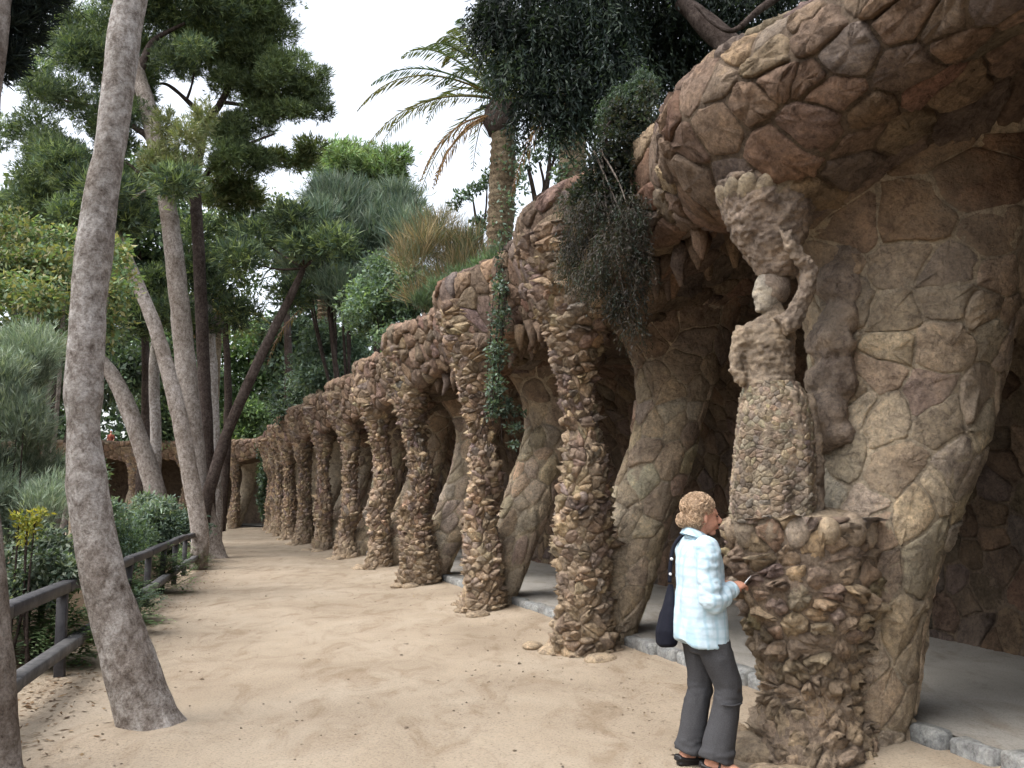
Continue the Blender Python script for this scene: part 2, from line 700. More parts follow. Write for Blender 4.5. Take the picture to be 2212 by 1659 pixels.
def sheet(name, x0, x1, y0, y1, step, zf, material):
    nx, ny = int((x1 - x0) / step) + 1, int((y1 - y0) / step) + 1
    X, Y = np.meshgrid(np.linspace(x0, x1, nx), np.linspace(y0, y1, ny))
    x, y = X.ravel(), Y.ravel()
    return structure(obj(name, mesh_np(name, np.stack([x, y, zf(x, y)], -1), grid_faces(nx, ny)), material))


def path_z(x, y):
    n, s = near_curve(x, y)
    p = np.stack([x, y, x * 0], -1)
    z = vnoise(p, .5, 3, 3) * .014 + vnoise(p, 3.0, 5, 2) * .006
    kn = kerb_n(s)
    t = np.clip((n - kn + 1.0) / 1.0, 0, 1)
    z += .085 * t * t * (3 - 2 * t)
    z = np.where(n > kn + .22, -.1, z)
    d0 = np.abs(np.hypot(x + 2.44, y - 5.9) - .2)
    return z + .05 * np.exp(-(d0 / .25) ** 2)


sheet('path', -12, 5.0, -1.0, 20, .09, path_z, M['sand'])
sheet('path', -30, 2.0, 20, 49, .22, path_z, M['sand'])


def garden_z(x, y):
    d = (x - FA[0]) * FN[0] + (y - FA[1]) * FN[1]
    p = np.stack([x, y, x * 0], -1)
    edge = d + vnoise(p, 1.1, 11, 3) * .28
    t = np.clip((edge + .05) / .9, 0, 1)
    fade = np.clip((30 - y) / 5, 0, 1)
    return -.06 + .26 * t * fade + .05 * np.clip(d, 0, 8) * fade + vnoise(p, 2.5, 12, 3) * .05 * t


sheet('garden_soil', -26, -1.2, 1.5, 38, .16, garden_z, M['soil'])


def hill_z(s, n):
    slope = np.interp(s, [-10, 12, 22, 30, 44, 50, 80], [.02, .03, .05, .12, .2, .0, .0])
    return np.interp(s, [-10, -1, 1, 4.5], [4.2, 4.24, 4.45, 4.56]) + slope * n


_s, _n = np.linspace(-12, CS[-1], 110), np.array([.35, .8, 1.5, 2.5, 4, 7, 12, 20, 35])
SS, NN = np.meshgrid(_s, _n)
H = world_sn(SS.ravel(), NN.ravel(), hill_z(SS.ravel(), NN.ravel()))
H[:, 2] += vnoise(H, .8, 21, 3) * .12 * np.clip(NN.ravel() - .5, 0, 1)
structure(obj('hill', mesh_np('hill', H, grid_faces(len(_s), len(_n))), M['grassy']))

_s, _n = np.linspace(-12, CS[-1], 400), np.linspace(0, 1, 22)
SS, NN = np.meshgrid(_s, _n)
NN = kerb_n(SS) + .03 + NN * (3.9 - kerb_n(SS))
Fl = world_sn(SS.ravel(), NN.ravel(), FLOOR_Z)
Fl[:, 2] += vnoise(Fl, 1.4, 31, 3) * .012 - .004
walk = structure(obj('portico_floor', mesh_np('portico_floor', Fl, grid_faces(len(_s), len(_n))), M['floor']))
rng = np.random.default_rng(5)
s = -6.0
while s < 34:
    L = rng.uniform(.26, .42)
    p, t, nn = frame(s + L / 2)
    zc = FLOOR_Z - .085 + rng.normal(0, .006)
    v, f = box((0, 0, 0), (L - rng.uniform(.012, .03), .15 + rng.normal(0, .012), .19), None, .022)
    v = v + vnoise(v + rng.uniform(0, 50, 3), 9, 7, 2)[:, None] * .008
    a = rng.normal(0, .03)
    t3 = np.array([t[0] * math.cos(a) + nn[0] * math.sin(a), t[1] * math.cos(a) + nn[1] * math.sin(a), 0])
    n3 = np.array([t3[1], -t3[0], 0])
    v = v @ np.array([t3, n3, [0, 0, 1]]) + np.array([*(p + nn * (kerb_n(s) + rng.normal(0, .008))), zc])
    g = rng.uniform(.8, 1.15)
    me = mesh_np('kerb_stone', v, f, np.array([.25, .26, .262]) * g, False)
    obj('kerb_stone', me, M['kerb'], walk)
    s += L

# ------------------------------------------------------------------ fitted stones on curved surfaces
def voronoi(P, box4, k=26):
    """Convex cell of each seed, clipped to box4 = (u0, u1, v0, v1)."""
    D = ((P[:, None] - P[None]) ** 2).sum(-1)
    k = min(k, len(P) - 1)
    nb = np.argsort(D, 1)[:, 1:k + 1]
    u0, u1, v0, v1 = box4
    out = []
    for i, p in enumerate(P):
        poly = [(u0, v0), (u1, v0), (u1, v1), (u0, v1)]
        rmax = 1e9
        for j in nb[i]:
            if D[i, j] > 4 * rmax:
                break
            q = P[j]
            nx, ny = q[0] - p[0], q[1] - p[1]
            c = (q[0] + p[0]) / 2 * nx + (q[1] + p[1]) / 2 * ny
            new = []
            m = len(poly)
            for a in range(m):
                A, B = poly[a], poly[(a + 1) % m]
                da, db = A[0] * nx + A[1] * ny - c, B[0] * nx + B[1] * ny - c
                if da <= 0:
                    new.append(A)
                if (da < 0) != (db < 0) and da != db:
                    t = da / (da - db)
                    new.append((A[0] + (B[0] - A[0]) * t, A[1] + (B[1] - A[1]) * t))
            poly = new
            if len(poly) < 3:
                break
            rmax = max((a - p[0]) ** 2 + (b - p[1]) ** 2 for a, b in poly)
        out.append(np.array(poly) if len(poly) >= 3 else None)
    return out


def seeds(box4, size, asp, rng, jitter=.42, var=None, rows=False):
    """Jittered seeds in (u, v); cells about size x size/asp. var(u, v) > 0 thins them out (bigger stones)."""
    u0, u1, v0, v1 = box4
    du, dv = size, size / asp
    out = []
    nv = max(1, int(round((v1 - v0) / dv)))
    for r in range(nv):
        off = rng.uniform(0, du)
        u = u0 + off * .8
        while u < u1:
            out.append((u + rng.normal(0, jitter * .3) * du, v0 + (r + .5 + rng.uniform(-jitter, jitter) * (.7 if rows else 1)) * dv))
            u += du * rng.uniform(.6, 1.45)
    P = np.array(out)
    if var is not None:
        P = P[rng.uniform(0, 1, len(P)) > var(P[:, 0], P[:, 1])]
    return P


def stone_mesh(poly, c, S, h, gap, rng, rough=.25, tilt=0.0, chunky=False, warp=None):
    """One fitted stone: verts and faces. S(u, v) -> (points, normals)."""
    d = poly - c
    r = np.linalg.norm(d, axis=1).mean()
    k = max(.35, 1 - gap / max(r, 1e-6))
    a = poly + 0
    b = np.roll(poly, -1, 0)
    cuts = (.10, .37, .63, .90) if chunky else (.18, .5, .82)
    ring = np.concatenate([a * (1 - q) + b * q for q in cuts], 1).reshape(-1, 2)
    if warp:                                                     # crooked joints, the same for both neighbours
        q = np.column_stack([ring, np.zeros(len(ring))])
        ring = ring + np.column_stack([vnoise(q, warp[1], 61, 2), vnoise(q + 31.7, warp[1], 62, 2)]) * warp[0]
    n = len(ring)
    ring = c + (ring - c) * k * (1 + rng.normal(0, .03, (n, 1)))
    lo, hi = poly[:, 1].min(), poly[:, 1].max()
    rings, hs = [], []
    sh = [(1.0, -.6), (.94, .6), (.62, 1.0)] if not chunky else [(1.0, -.6), (.975, .55), (.90, .95), (.5, 1.0)]
    gx, gy = rng.normal(0, rough * .8, 2) / max(r, .03)          # every face tips its own way
    for q, hh in sh:
        rr = c + (ring - c) * q
        g = h * hh * (1 + (rng.normal(0, rough * .8, n) if hh > 0 else np.zeros(n)))
        if hh > 0:
            g = g * np.clip(1 + (rr[:, 0] - c[0]) * gx + (rr[:, 1] - c[1]) * gy, .3, 2)
        if tilt and hh > 0:
            g = g * (1 + tilt * ((rr[:, 1] - lo) / (hi - lo + 1e-6) - .5) * 2)
        rings.append(rr)
        hs.append(g)
    uv = np.vstack(rings + [c[None]])
    H = np.concatenate(hs + [[h * (1.0 + rng.normal(0, rough * .6))]])
    p, nn = S(uv[:, 0], uv[:, 1])
    V = p + nn * H[:, None]
    m = len(sh)
    faces = grid_faces(n, m, True).tolist()
    top = (m - 1) * n
    faces += [(top + i, top + (i + 1) % n, m * n) for i in range(n)]
    return V, faces


class Surface:
    """A surface sampled on a grid over metric (u, v); S(u, v) gives points and outward normals."""
    def __init__(self, P, us, vs, flip=False):
        self.P, self.us, self.vs = P, us, vs             # P: nv x nu x 3
        du = np.gradient(P, axis=1)
        dv = np.gradient(P, axis=0)
        n = np.cross(du, dv)
        n /= np.linalg.norm(n, axis=-1, keepdims=True) + 1e-9
        self.Nn = -n if flip else n

    def __call__(self, u, v):
        iu = np.clip(np.interp(u, self.us, np.arange(len(self.us))), 0, len(self.us) - 1.001)
        iv = np.clip(np.interp(v, self.vs, np.arange(len(self.vs))), 0, len(self.vs) - 1.001)
        a, b = iu.astype(int), iv.astype(int)
        fu, fv = (iu - a)[:, None], (iv - b)[:, None]

        def bi(A):
            return (A[b, a] * (1 - fu) + A[b, a + 1] * fu) * (1 - fv) + (A[b + 1, a] * (1 - fu) + A[b + 1, a + 1] * fu) * fv
        n = bi(self.Nn)
        return bi(self.P), n / (np.linalg.norm(n, axis=1)[:, None] + 1e-9)

    def core(self, name, depth=.0, rough=.02, scale=7, seed=0, col=(.3, .24, .18), keep=None):
        nv, nu, _ = self.P.shape
        v = (self.P - self.Nn * depth).reshape(-1, 3)
        v = v + self.Nn.reshape(-1, 3) * (vnoise(v, scale, seed, 3) * rough)[:, None]
        c = np.ones((len(v), 3)) * col * (1 + .2 * vnoise(v, 2, seed + 1, 2))[:, None]
        return mesh_np(name, v, grid_faces(nu, nv), c)


PAL_VAULT = np.array([(.205, .145, .105), (.24, .165, .115), (.27, .185, .115), (.19, .115, .075), (.225, .135, .085), (.175, .138, .125), (.205, .16, .14), (.15, .108, .083), (.185, .13, .092), (.30, .215, .14)]) * 1.12
PAL_VAULT = PAL_VAULT * .72 + PAL_VAULT.mean(0) * .28
PAL_VAULT = PAL_VAULT * .88 + PAL_VAULT.mean(1, keepdims=True) * .12
PAL_PILLAR = np.array([(.37, .30, .215), (.40, .325, .235), (.33, .27, .20), (.36, .285, .195), (.29, .23, .17), (.31, .26, .21), (.41, .345, .26)]) * [1.5, 1.5, 1.54]
PAL_COL = np.array([(.27, .20, .14), (.31, .235, .16), (.24, .18, .13), (.34, .26, .17), (.22, .165, .125), (.29, .215, .14), (.25, .20, .165), (.36, .27, .17)]) * [1.40, 1.40, 1.48]

BUDGET = {}


def lay_stones(name, surf_, cells, cents, parent, material, h, gap, pal, rng, limit=0, rough=.25, tilt=0, chunky=False, skip=None, minpx=5.0, bias=None, warp=(.055, 4.5)):
    """Lays the stones; the largest in view become parts of their own (name), the rest one joined mesh returned as MB."""
    items = []
    for poly, c in zip(cells, cents):
        if poly is None or len(poly) < 3:
            continue
        cc = poly.mean(0)
        if skip is not None and skip(*cc):
            continue
        ext = poly.max(0) - poly.min(0)
        if ext.min() < .015:
            continue
        hh = h * rng.uniform(.55, 1.4)
        V, Fc = stone_mesh(poly, cc, surf_, hh, gap * rng.uniform(.7, 1.3), rng, rough, tilt, chunky, warp)
        col = pal[rng.integers(len(pal))] * rng.uniform(.8, 1.2) * (1 + rng.normal(0, .03, 3))
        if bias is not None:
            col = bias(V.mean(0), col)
        x, y, z = project(V)
        vis = z.min() > .2 and x.max() > -20 and x.min() < 1044 and y.max() > -20 and y.min() < 788
        nn = surf_(np.array([cc[0]]), np.array([cc[1]]))[1][0]
        tocam = np.array([0, 0, CAMZ]) - V.mean(0)
        facing = nn @ tocam / np.linalg.norm(tocam)
        size = math.sqrt(max((x.max() - x.min()), 0) * max((y.max() - y.min()), 0)) if vis and facing > -.25 else 0
        items.append((size, V, Fc, col))
    items.sort(key=lambda t: -t[0])
    rest = MB()
    left = BUDGET.get(name, 0)
    k = 0
    for size, V, Fc, col in items:
        if k < min(limit, left) and size > minpx:
            obj(name, mesh_np(name, V, Fc, np.ones((len(V), 3)) * col), material, parent)
            k += 1
        else:
            rest.add(V, Fc, col)
    BUDGET[name] = left - k
    return rest


# ------------------------------------------------------------------ portico
portico = thing('stone_portico', 'long rough stone portico of leaning columns curving along the sandy path', 'portico', (1.85, 5.55, 0))
BUDGET.update(vault_stone=300, pillar_stone=300, column_stone=300)


def vault_profile(s):
    """Section (n, z) of the shell at s: from the earth behind the rim, over the outer face and the lip, along the ceiling, down the inner wall."""
    w = colness(s)
    g = vnoise(np.array([[s, 0, 0]]), .45, 77, 2)[0]
    big = 1.0 + .18 * math.exp(-((s + .3) / 2.2) ** 2)         # the bay with the statue swells most
    e = math.exp(-((s + .5) / 2.4) ** 2)                         # near the statue the face swells round, further on it flares up to the rim
    f = [(.75, 4.60), (.0 - .2 * w, 4.66 + .04 * g), (-.40 - .34 * w, 4.62 + .05 * g), (-.36 - .36 * w, 4.30), (-.22 - .36 * w, 3.96 - .10 * w), (-.06 - .33 * w, 3.76 - .26 * w)]
    d = float(np.interp(s, [-1.5, -.2, 1.3], [.04, .12, .30]))
    r = [(.75, 4.28 + d), (.08 - .12 * w, 4.42 + d + .05 * g), (-.18 - .36 * w, 4.30 + d + .05 * g), (-.30 - .46 * w, 4.02 + d * .5), (-.22 - .40 * w, 3.88 - .10 * w), (-.02 - .30 * w, 3.78 - .30 * w)]
    head = [(x0 * (1 - e) + x1 * e, z0 * (1 - e) + z1 * e) for (x0, z0), (x1, z1) in zip(f, r)]
    return head + [(.34, 3.90 - .48 * w), (.9, 4.04 - .55 * w), (1.7, 3.97 - .3 * w), (2.5, 3.5), (3.05, 2.7), (3.32, 1.8), (3.38, .9), (3.2, .1)]


vs_n = 90
s_grid = np.arange(-9.0, S_COL[-2], .16)
prof = np.stack([catmull(vault_profile(s), vs_n) for s in s_grid], 1)          # v x s x 2
Pv = world_sn(np.broadcast_to(s_grid, prof.shape[:2]), prof[..., 0], prof[..., 1])
mean_len = np.concatenate([[0], np.cumsum(np.linalg.norm(np.diff(prof.mean(1), axis=0), axis=1))])
VS = Surface(Pv, s_grid, mean_len, flip=True)
if (VS.Nn[25, 60] @ np.append(-frame(s_grid[60])[2], 0)) < 0:
    VS.Nn = -VS.Nn
Lmax = mean_len[-1]
vault = obj('vault', VS.core('vault', -.010, .016, 7, 3, (.155, .118, .088)), M['vault'], portico)
rng = np.random.default_rng(11)


def frame_n(V):
    return near_curve(V[:1], V[1:2])[0][0]


# near bays: big irregular blocks; ceiling and inner wall carry the interior's shade in their darkened colour
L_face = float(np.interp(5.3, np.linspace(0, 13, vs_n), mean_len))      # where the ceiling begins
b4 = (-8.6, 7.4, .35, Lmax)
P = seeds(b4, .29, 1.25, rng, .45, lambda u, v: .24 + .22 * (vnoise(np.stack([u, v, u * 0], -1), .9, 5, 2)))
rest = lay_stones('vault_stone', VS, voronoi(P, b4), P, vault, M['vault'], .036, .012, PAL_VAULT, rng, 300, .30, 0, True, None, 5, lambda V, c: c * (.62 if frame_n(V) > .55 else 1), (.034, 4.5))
# further bays: upright slabs on the outer face, rubble behind
b4 = (7.4, 34, .45, L_face)
P = seeds((b4[2], b4[3], b4[0], b4[1]), .34, 1.9, rng, .45)[:, ::-1]
rest2 = lay_stones('vault_stone', VS, voronoi(P, b4), P, vault, M['vault'], .045, .010, (PAL_VAULT * .55 + PAL_VAULT.mean(0) * .45) * 1.2, rng, 0, .35, 0)
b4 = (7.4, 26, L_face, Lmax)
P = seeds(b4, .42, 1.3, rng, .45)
rest3 = lay_stones('vault_stone', VS, voronoi(P, b4), P, vault, M['vault'], .05, .016, PAL_VAULT * .62, rng, 0, .3, 0)  # palette lowered behind the face: interior shade put into the colour
b4 = (34, S_COL[-3], .45, L_face)
P = seeds((b4[2], b4[3], b4[0], b4[1]), .4, 1.5, rng, .45)[:, ::-1]
rest4 = lay_stones('vault_stone', VS, voronoi(P, b4), P, vault, M['vault'], .055, .012, (PAL_VAULT * .5 + PAL_VAULT.mean(0) * .5) * 1.2, rng, 0, .35, 0)
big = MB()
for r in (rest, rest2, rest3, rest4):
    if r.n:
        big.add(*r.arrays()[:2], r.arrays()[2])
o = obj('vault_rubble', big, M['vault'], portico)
o['kind'] = 'stuff'

# hanging drip stones under the lip
drip = MB()
for i in range(150):
    s = rng.uniform(.6, 12)
    w = colness(s)
    n0 = rng.uniform(-.2, .9)
    z0 = float(np.interp(n0, [-.3, -.1, .3, .9], [3.75, 3.62, 3.8, 3.98])) + .05
    if w > .75 and n0 < .2:
        continue
    L = rng.uniform(.18, .42)
    base = world_sn(np.array(s), np.array(n0), z0)
    pts = [base, base + [rng.normal(0, .02), rng.normal(0, .02), -L * .5], base + [rng.normal(0, .03), rng.normal(0, .03), -L]]
    v, f = tube(pts, [.085, .065, .02], 7, None, .02, 12, i)
    drip.add(v, f, PAL_VAULT[rng.integers(len(PAL_VAULT))])
obj('drip_stones', drip, M['vault'], portico)['kind'] = 'stuff'


# ------------------------------------------------------------------ columns and leaning pillars
def col_surface(s0, axis, rad, zs, lobes=None, ns=0.0, k=48, seed=0):
    """Tube round axis(z) = (n, s offset); theta 0 looks towards the path."""
    zz = np.linspace(zs[0], zs[-1], 70)
    A = catmull(axis, 70)
    R = catmull(np.asarray(rad, float)[:, None], 70)[:, 0]
    p, t, nn = frame(np.array(s0))
    th = np.linspace(-math.pi, math.pi, k)
    dirs = (-np.cos(th))[:, None] * np.append(nn, 0) + np.sin(th)[:, None] * np.append(t, 0)
    base = np.append(p, 0)
    ctr = base + A[:, :1] * np.append(nn, 0) + A[:, 1:2] * np.append(t, 0) + np.stack([zz * 0, zz * 0, zz], -1)
    rr = R[:, None] * np.ones((1, k))
    q = ctr[:, None] + dirs[None] * rr[..., None]
    rr = rr * (1 + .13 * vnoise(q.reshape(-1, 3), 2.2, seed, 2).reshape(rr.shape))
    if lobes is not None:
        rr = rr * (1 + lobes(th[None], zz[:, None]))
    q = ctr[:, None] + dirs[None] * rr[..., None]
    rm = float(R.mean())
    S = Surface(q, th * rm, zz)
    mid = ctr[35]
    if (S.Nn[35, k // 2] @ (q[35, k // 2] - mid)) < 0:
        S.Nn = -S.Nn
    return S, rm


def sand_bias(V, col):
    t = np.clip((1.1 - V[2]) / .8, 0, 1) * .6                 # blown sand settled on the lower stones
    return col * (1 - t) + np.array([.42, .33, .235]) * t


rubble_all = {}
for ci in range(1, len(S_COL) - 2):
    s0 = S_COL[ci]
    rng = np.random.default_rng(100 + ci)
    is_p0, far = ci == 3, ci > 7
    # ---- leaning pillar behind
    sw = rng.normal(0, .04)
    Z = [0, .9, 1.8, 2.7, 3.35, 4.0]
    if is_p0:
        ax = [(.31, .18), (.47, .16), (.70, .12), (.97, .10), (1.04, .1), (.95, .1)]
        rd = [.40, .43, .50, .60, .78, 1.15]
    else:
        ax = [(.04 + sw, .36), (.42 + sw, .40), (.76 + sw, .40), (1.04, .36), (1.12, .3), (.9, .2)]
        rd = [.40, .38, .37, .38, .52, 1.05]
    S, rm = col_surface(s0, ax, rd, Z, None, k=44, seed=ci)
    pil = obj('leaning_pillar', S.core('leaning_pillar', -.006, .008, 10, ci, (.44, .37, .28)), M['pillar'], portico)
    wmax = math.pi * rm
    b4 = (-wmax, wmax, -.05, 3.75)
    if ci <= 9:
        P = seeds(b4, .33 if ci <= 4 else .36, 1.35, rng, .40, lambda u, v: .12 + u * 0)
        lim = {3: 110, 4: 90, 5: 60, 6: 40}.get(ci, 0)

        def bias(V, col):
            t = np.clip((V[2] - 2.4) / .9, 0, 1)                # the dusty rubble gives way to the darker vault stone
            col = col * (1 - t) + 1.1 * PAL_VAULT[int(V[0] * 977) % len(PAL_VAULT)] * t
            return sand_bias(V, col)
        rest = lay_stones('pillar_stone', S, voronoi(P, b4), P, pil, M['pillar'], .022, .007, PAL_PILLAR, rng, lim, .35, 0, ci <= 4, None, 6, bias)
        if rest.n:
            o = obj('pillar_rubble', rest, M['pillar'], pil)
            o['kind'] = 'stuff'
    # ---- outer column
    if is_p0:
        continue
    lob = rng.uniform(0, 6.28)

    def lobes(th, z):
        t = np.clip((z - 2.6) / .8, 0, 1)
        y = .24 * t * np.cos(2 * (th - math.pi / 2))
        return y + .05 * np.sin(3 * th + lob) + .05 * np.sin(z * 6 + lob)
    Z = [0, .65, 1.3, 2.0, 2.6, 3.15, 3.75, 4.35]
    ax = [(-.13, 0), (-.12, 0), (-.10, .0), (-.11, .0), (-.15, 0), (-.2, 0), (-.28, 0), (-.34, .0)]
    jit = rng.normal(0, .08, 8)
    ax = [(a + rng.normal(0, .035), b + rng.normal(0, .04)) for a, b in ax]
    rd = np.array([.32, .235, .23, .175, .15, .27, .45, .58]) * (1 + jit)
    rng.shuffle(tints := [.86, .95, 1.0, 1.08, 1.16])
    pal_c = PAL_COL * tints[0]
    S, rm = col_surface(s0, ax, rd, Z, lobes, k=40, seed=50 + ci)
    colm = obj('column', S.core('column', -.003, .022, 9, ci, (.36, .28, .20)), M['rubble'], portico)
    wmax = math.pi * rm
    b4 = (-wmax, wmax, -.05, 4.3)
    P = seeds(b4, (.20 if ci <= 6 else .25) * rng.uniform(.85, 1.2), rng.uniform(2.8, 3.7), rng, .42, None, True)
    lim = {4: 150, 5: 80}.get(ci, 0)
    # seeds low down lie flat; above the neck they stand upright
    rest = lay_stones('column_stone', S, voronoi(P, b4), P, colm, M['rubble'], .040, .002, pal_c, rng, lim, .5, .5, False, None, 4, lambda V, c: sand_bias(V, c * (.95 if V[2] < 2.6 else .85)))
    if rest.n:
        # ledges and knobs
        for _ in range(26):
            z, a = rng.uniform(.05, 3.1), rng.uniform(-2.2, 2.2)
            p, nn = S(np.array([a * rm]), np.array([z]))
            v, f = ellipsoid((0, 0, 0), (rng.uniform(.05, .10), rng.uniform(.05, .10), rng.uniform(.035, .06)), 8, 6)
            v = v * (1 + .25 * vnoise(v + z * 9, 12, 3, 2))[:, None]
            rest.add(v + p[0] + nn[0] * .02, f, sand_bias(p[0], PAL_COL[rng.integers(len(PAL_COL))]))
        o = obj('column_rubble', rest, M['rubble'], colm)
        o['kind'] = 'stuff'

# foot stones and skirts of sand-coloured mortar round the bases
foot = MB()
rng = np.random.default_rng(77)
for ci in range(2, 12):
    for k in range(9):
        s = S_COL[ci] + rng.uniform(-.55, .8)
        n = rng.uniform(-.45, .0)
        c = world_sn(np.array(s), np.array(n - .12), rng.uniform(-.02, .03))
        r = rng.uniform(.07, .2)
        v, f = ellipsoid((0, 0, 0), (r, r * rng.uniform(.7, 1.1), r * rng.uniform(.35, .6)), 12, 8)
        v = v * (1 + .3 * vnoise(v + k * 3.3 + ci, 6, 9, 3))[:, None]
        foot.add(v + c, f, np.array([.40, .315, .225]) * rng.uniform(.8, 1.1))
obj('foot_stones', foot, M['pillar'], portico)['kind'] = 'stuff'

# ---- pedestal of the statue: a rough stone basket
s0 = S_COL[3]
rng = np.random.default_rng(303)
ax = [(-.02, .0), (.0, .0), (.0, .0), (-.0, .0), (-.02, .0), (-.03, .0)]
S, rm = col_surface(s0, ax, [.37, .27, .28, .38, .43, .41], [0, .4, .75, 1.1, 1.35, 1.44], None, k=44, seed=9)
ped = obj('pedestal', S.core('pedestal', -.014, .03, 9, 4, (.27, .21, .16)), M['rubble'], portico)
wmax = math.pi * rm
b4 = (-wmax, wmax, -.03, 1.45)
P = seeds(b4, .20, 3.0, rng, .42, None, True)
rest = lay_stones('column_stone', S, voronoi(P, b4), P, ped, M['rubble'], .040, .003, PAL_COL * .9, rng, 130, .5, .5, False, None, 4, sand_bias)
o = obj('column_rubble', rest, M['rubble'], ped)
o['kind'] = 'stuff'
pc = np.append(frame(np.array(s0))[0], 0)
v, f = ellipsoid((pc[0] - .02, pc[1], 1.43), (.40, .40, .07), 26, 8)
v = v + vnoise(v, 14, 4, 3)[:, None] * .018
obj('pedestal_top', mesh_np('pedestal_top', v, f, np.ones((len(v), 3)) * (.36, .29, .215)), M['rubble'], ped)
for k in range(13):                                            # the rim of upright stones
    a = -2.6 + k * .4
    p, nn = S(np.array([a * rm]), np.array([1.36]))
    v, f = ellipsoid((0, 0, 0), (.075, .075, .10 * rng.uniform(.8, 1.2)), 10, 7)
    v = v * (1 + .3 * vnoise(v + k * 5.1, 9, 3, 2))[:, None]
    c = PAL_PILLAR[rng.integers(len(PAL_PILLAR))] * .95
    obj('rim_stone', mesh_np('rim_stone', v + p[0] + nn[0] * .01, f, np.ones((len(v), 3)) * c), M['rubble'], ped)

# ---- lumpy rib behind the statue
rib = MB()
rng = np.random.default_rng(41)
RB = 5.66
for px, py, rx, rz in ((1805, 940, 42, 38), (1785, 890, 46, 48), (1800, 820, 50, 55), (1790, 740, 48, 52), (1810, 690, 44, 50), (1815, 620, 48, 60), (1830, 560, 44, 52), (1835, 500, 36, 34), (1845, 462, 38, 26), (1842, 430, 30, 30), (1838, 395, 26, 34)):
    c = at(px, py, RB)
    m = mpp(RB)
    v, f = ellipsoid(c, (rx * m, .20, rz * m), 16, 11)
    rib.add(v, f)
me = fuse(rib, .022, 2)
displace(me, .05, 6, 3, 3)
displace(me, .03, 20, 4, 4)
set_col(me, np.array([.33, .265, .215]) * (1 + .35 * vnoise(coords(me), 4, 8, 2))[:, None])
obj('lumpy_rib', me, M['rubble'], portico)
th = np.linspace(0, 2 * math.pi, 15)
c = at(1840, 388, 5.52)
v, f = tube(np.stack([c[0] + np.cos(th) * .062, c[1] + 0 * th, c[2] + np.sin(th) * .075], -1), .022, 7, 30, .012, 20, 2)
obj('ring_stone', mesh_np('ring_stone', v, f, np.ones((len(v), 3)) * (.30, .25, .21)), M['rubble'], portico)
# ------------------------------------------------------------------ foliage makers
def unit(v):
    return v / (np.linalg.norm(v, axis=-1, keepdims=True) + 1e-9)


def quads(base, dirs, side, L, W, fold=0.0):
    """Leaf-shaped quads: base, one side, tip, other side."""
    L, W = np.asarray(L)[..., None] * np.ones((len(base), 1)), np.asarray(W)[..., None] * np.ones((len(base), 1))
    mid = base + dirs * L * .45
    up = np.cross(dirs, side)
    v = np.stack([base, mid + side * W * .5 + up * W * fold, base + dirs * L, mid - side * W * .5 + up * W * fold], 1)
    return v.reshape(-1, 3), np.arange(len(base) * 4).reshape(-1, 4)


def rsphere(n, rng):
    return unit(rng.normal(0, 1, (n, 3)))


def in_clumps(clumps, n, rng, shell=.55):
    """n points inside the clumps (c, r), more of them near the skin; with outward directions and the clump index."""
    C = np.array([c for c, r in clumps])
    R = np.array([np.ones(3) * r for c, r in clumps])
    w = np.prod(R, 1) ** (2 / 3)
    k = rng.choice(len(clumps), n, p=w / w.sum())
    d = rsphere(n, rng)
    rad = rng.uniform(0, 1, n) ** shell * .98
    rad = np.where(rng.uniform(0, 1, n) < .14, rad * rng.uniform(1, 1.45, n), rad)
    rad = rad * (1 + .34 * vnoise(d * 2 + k[:, None] * 5.3, 2.0, 6, 2))
    return C[k] + d * R[k] * rad[:, None], d, k


def pick(pal, n, rng, k=None, nk=1, spread=.2):
    pal = np.array(pal)
    c = pal[rng.integers(0, len(pal), n)]
    if k is not None:
        ck = 1 + rng.normal(0, .22, (nk, 1))
        c = c * np.clip(ck[k], .5, 1.6)
    return np.clip(c * (1 + rng.normal(0, spread, (n, 1))), .003, .9)


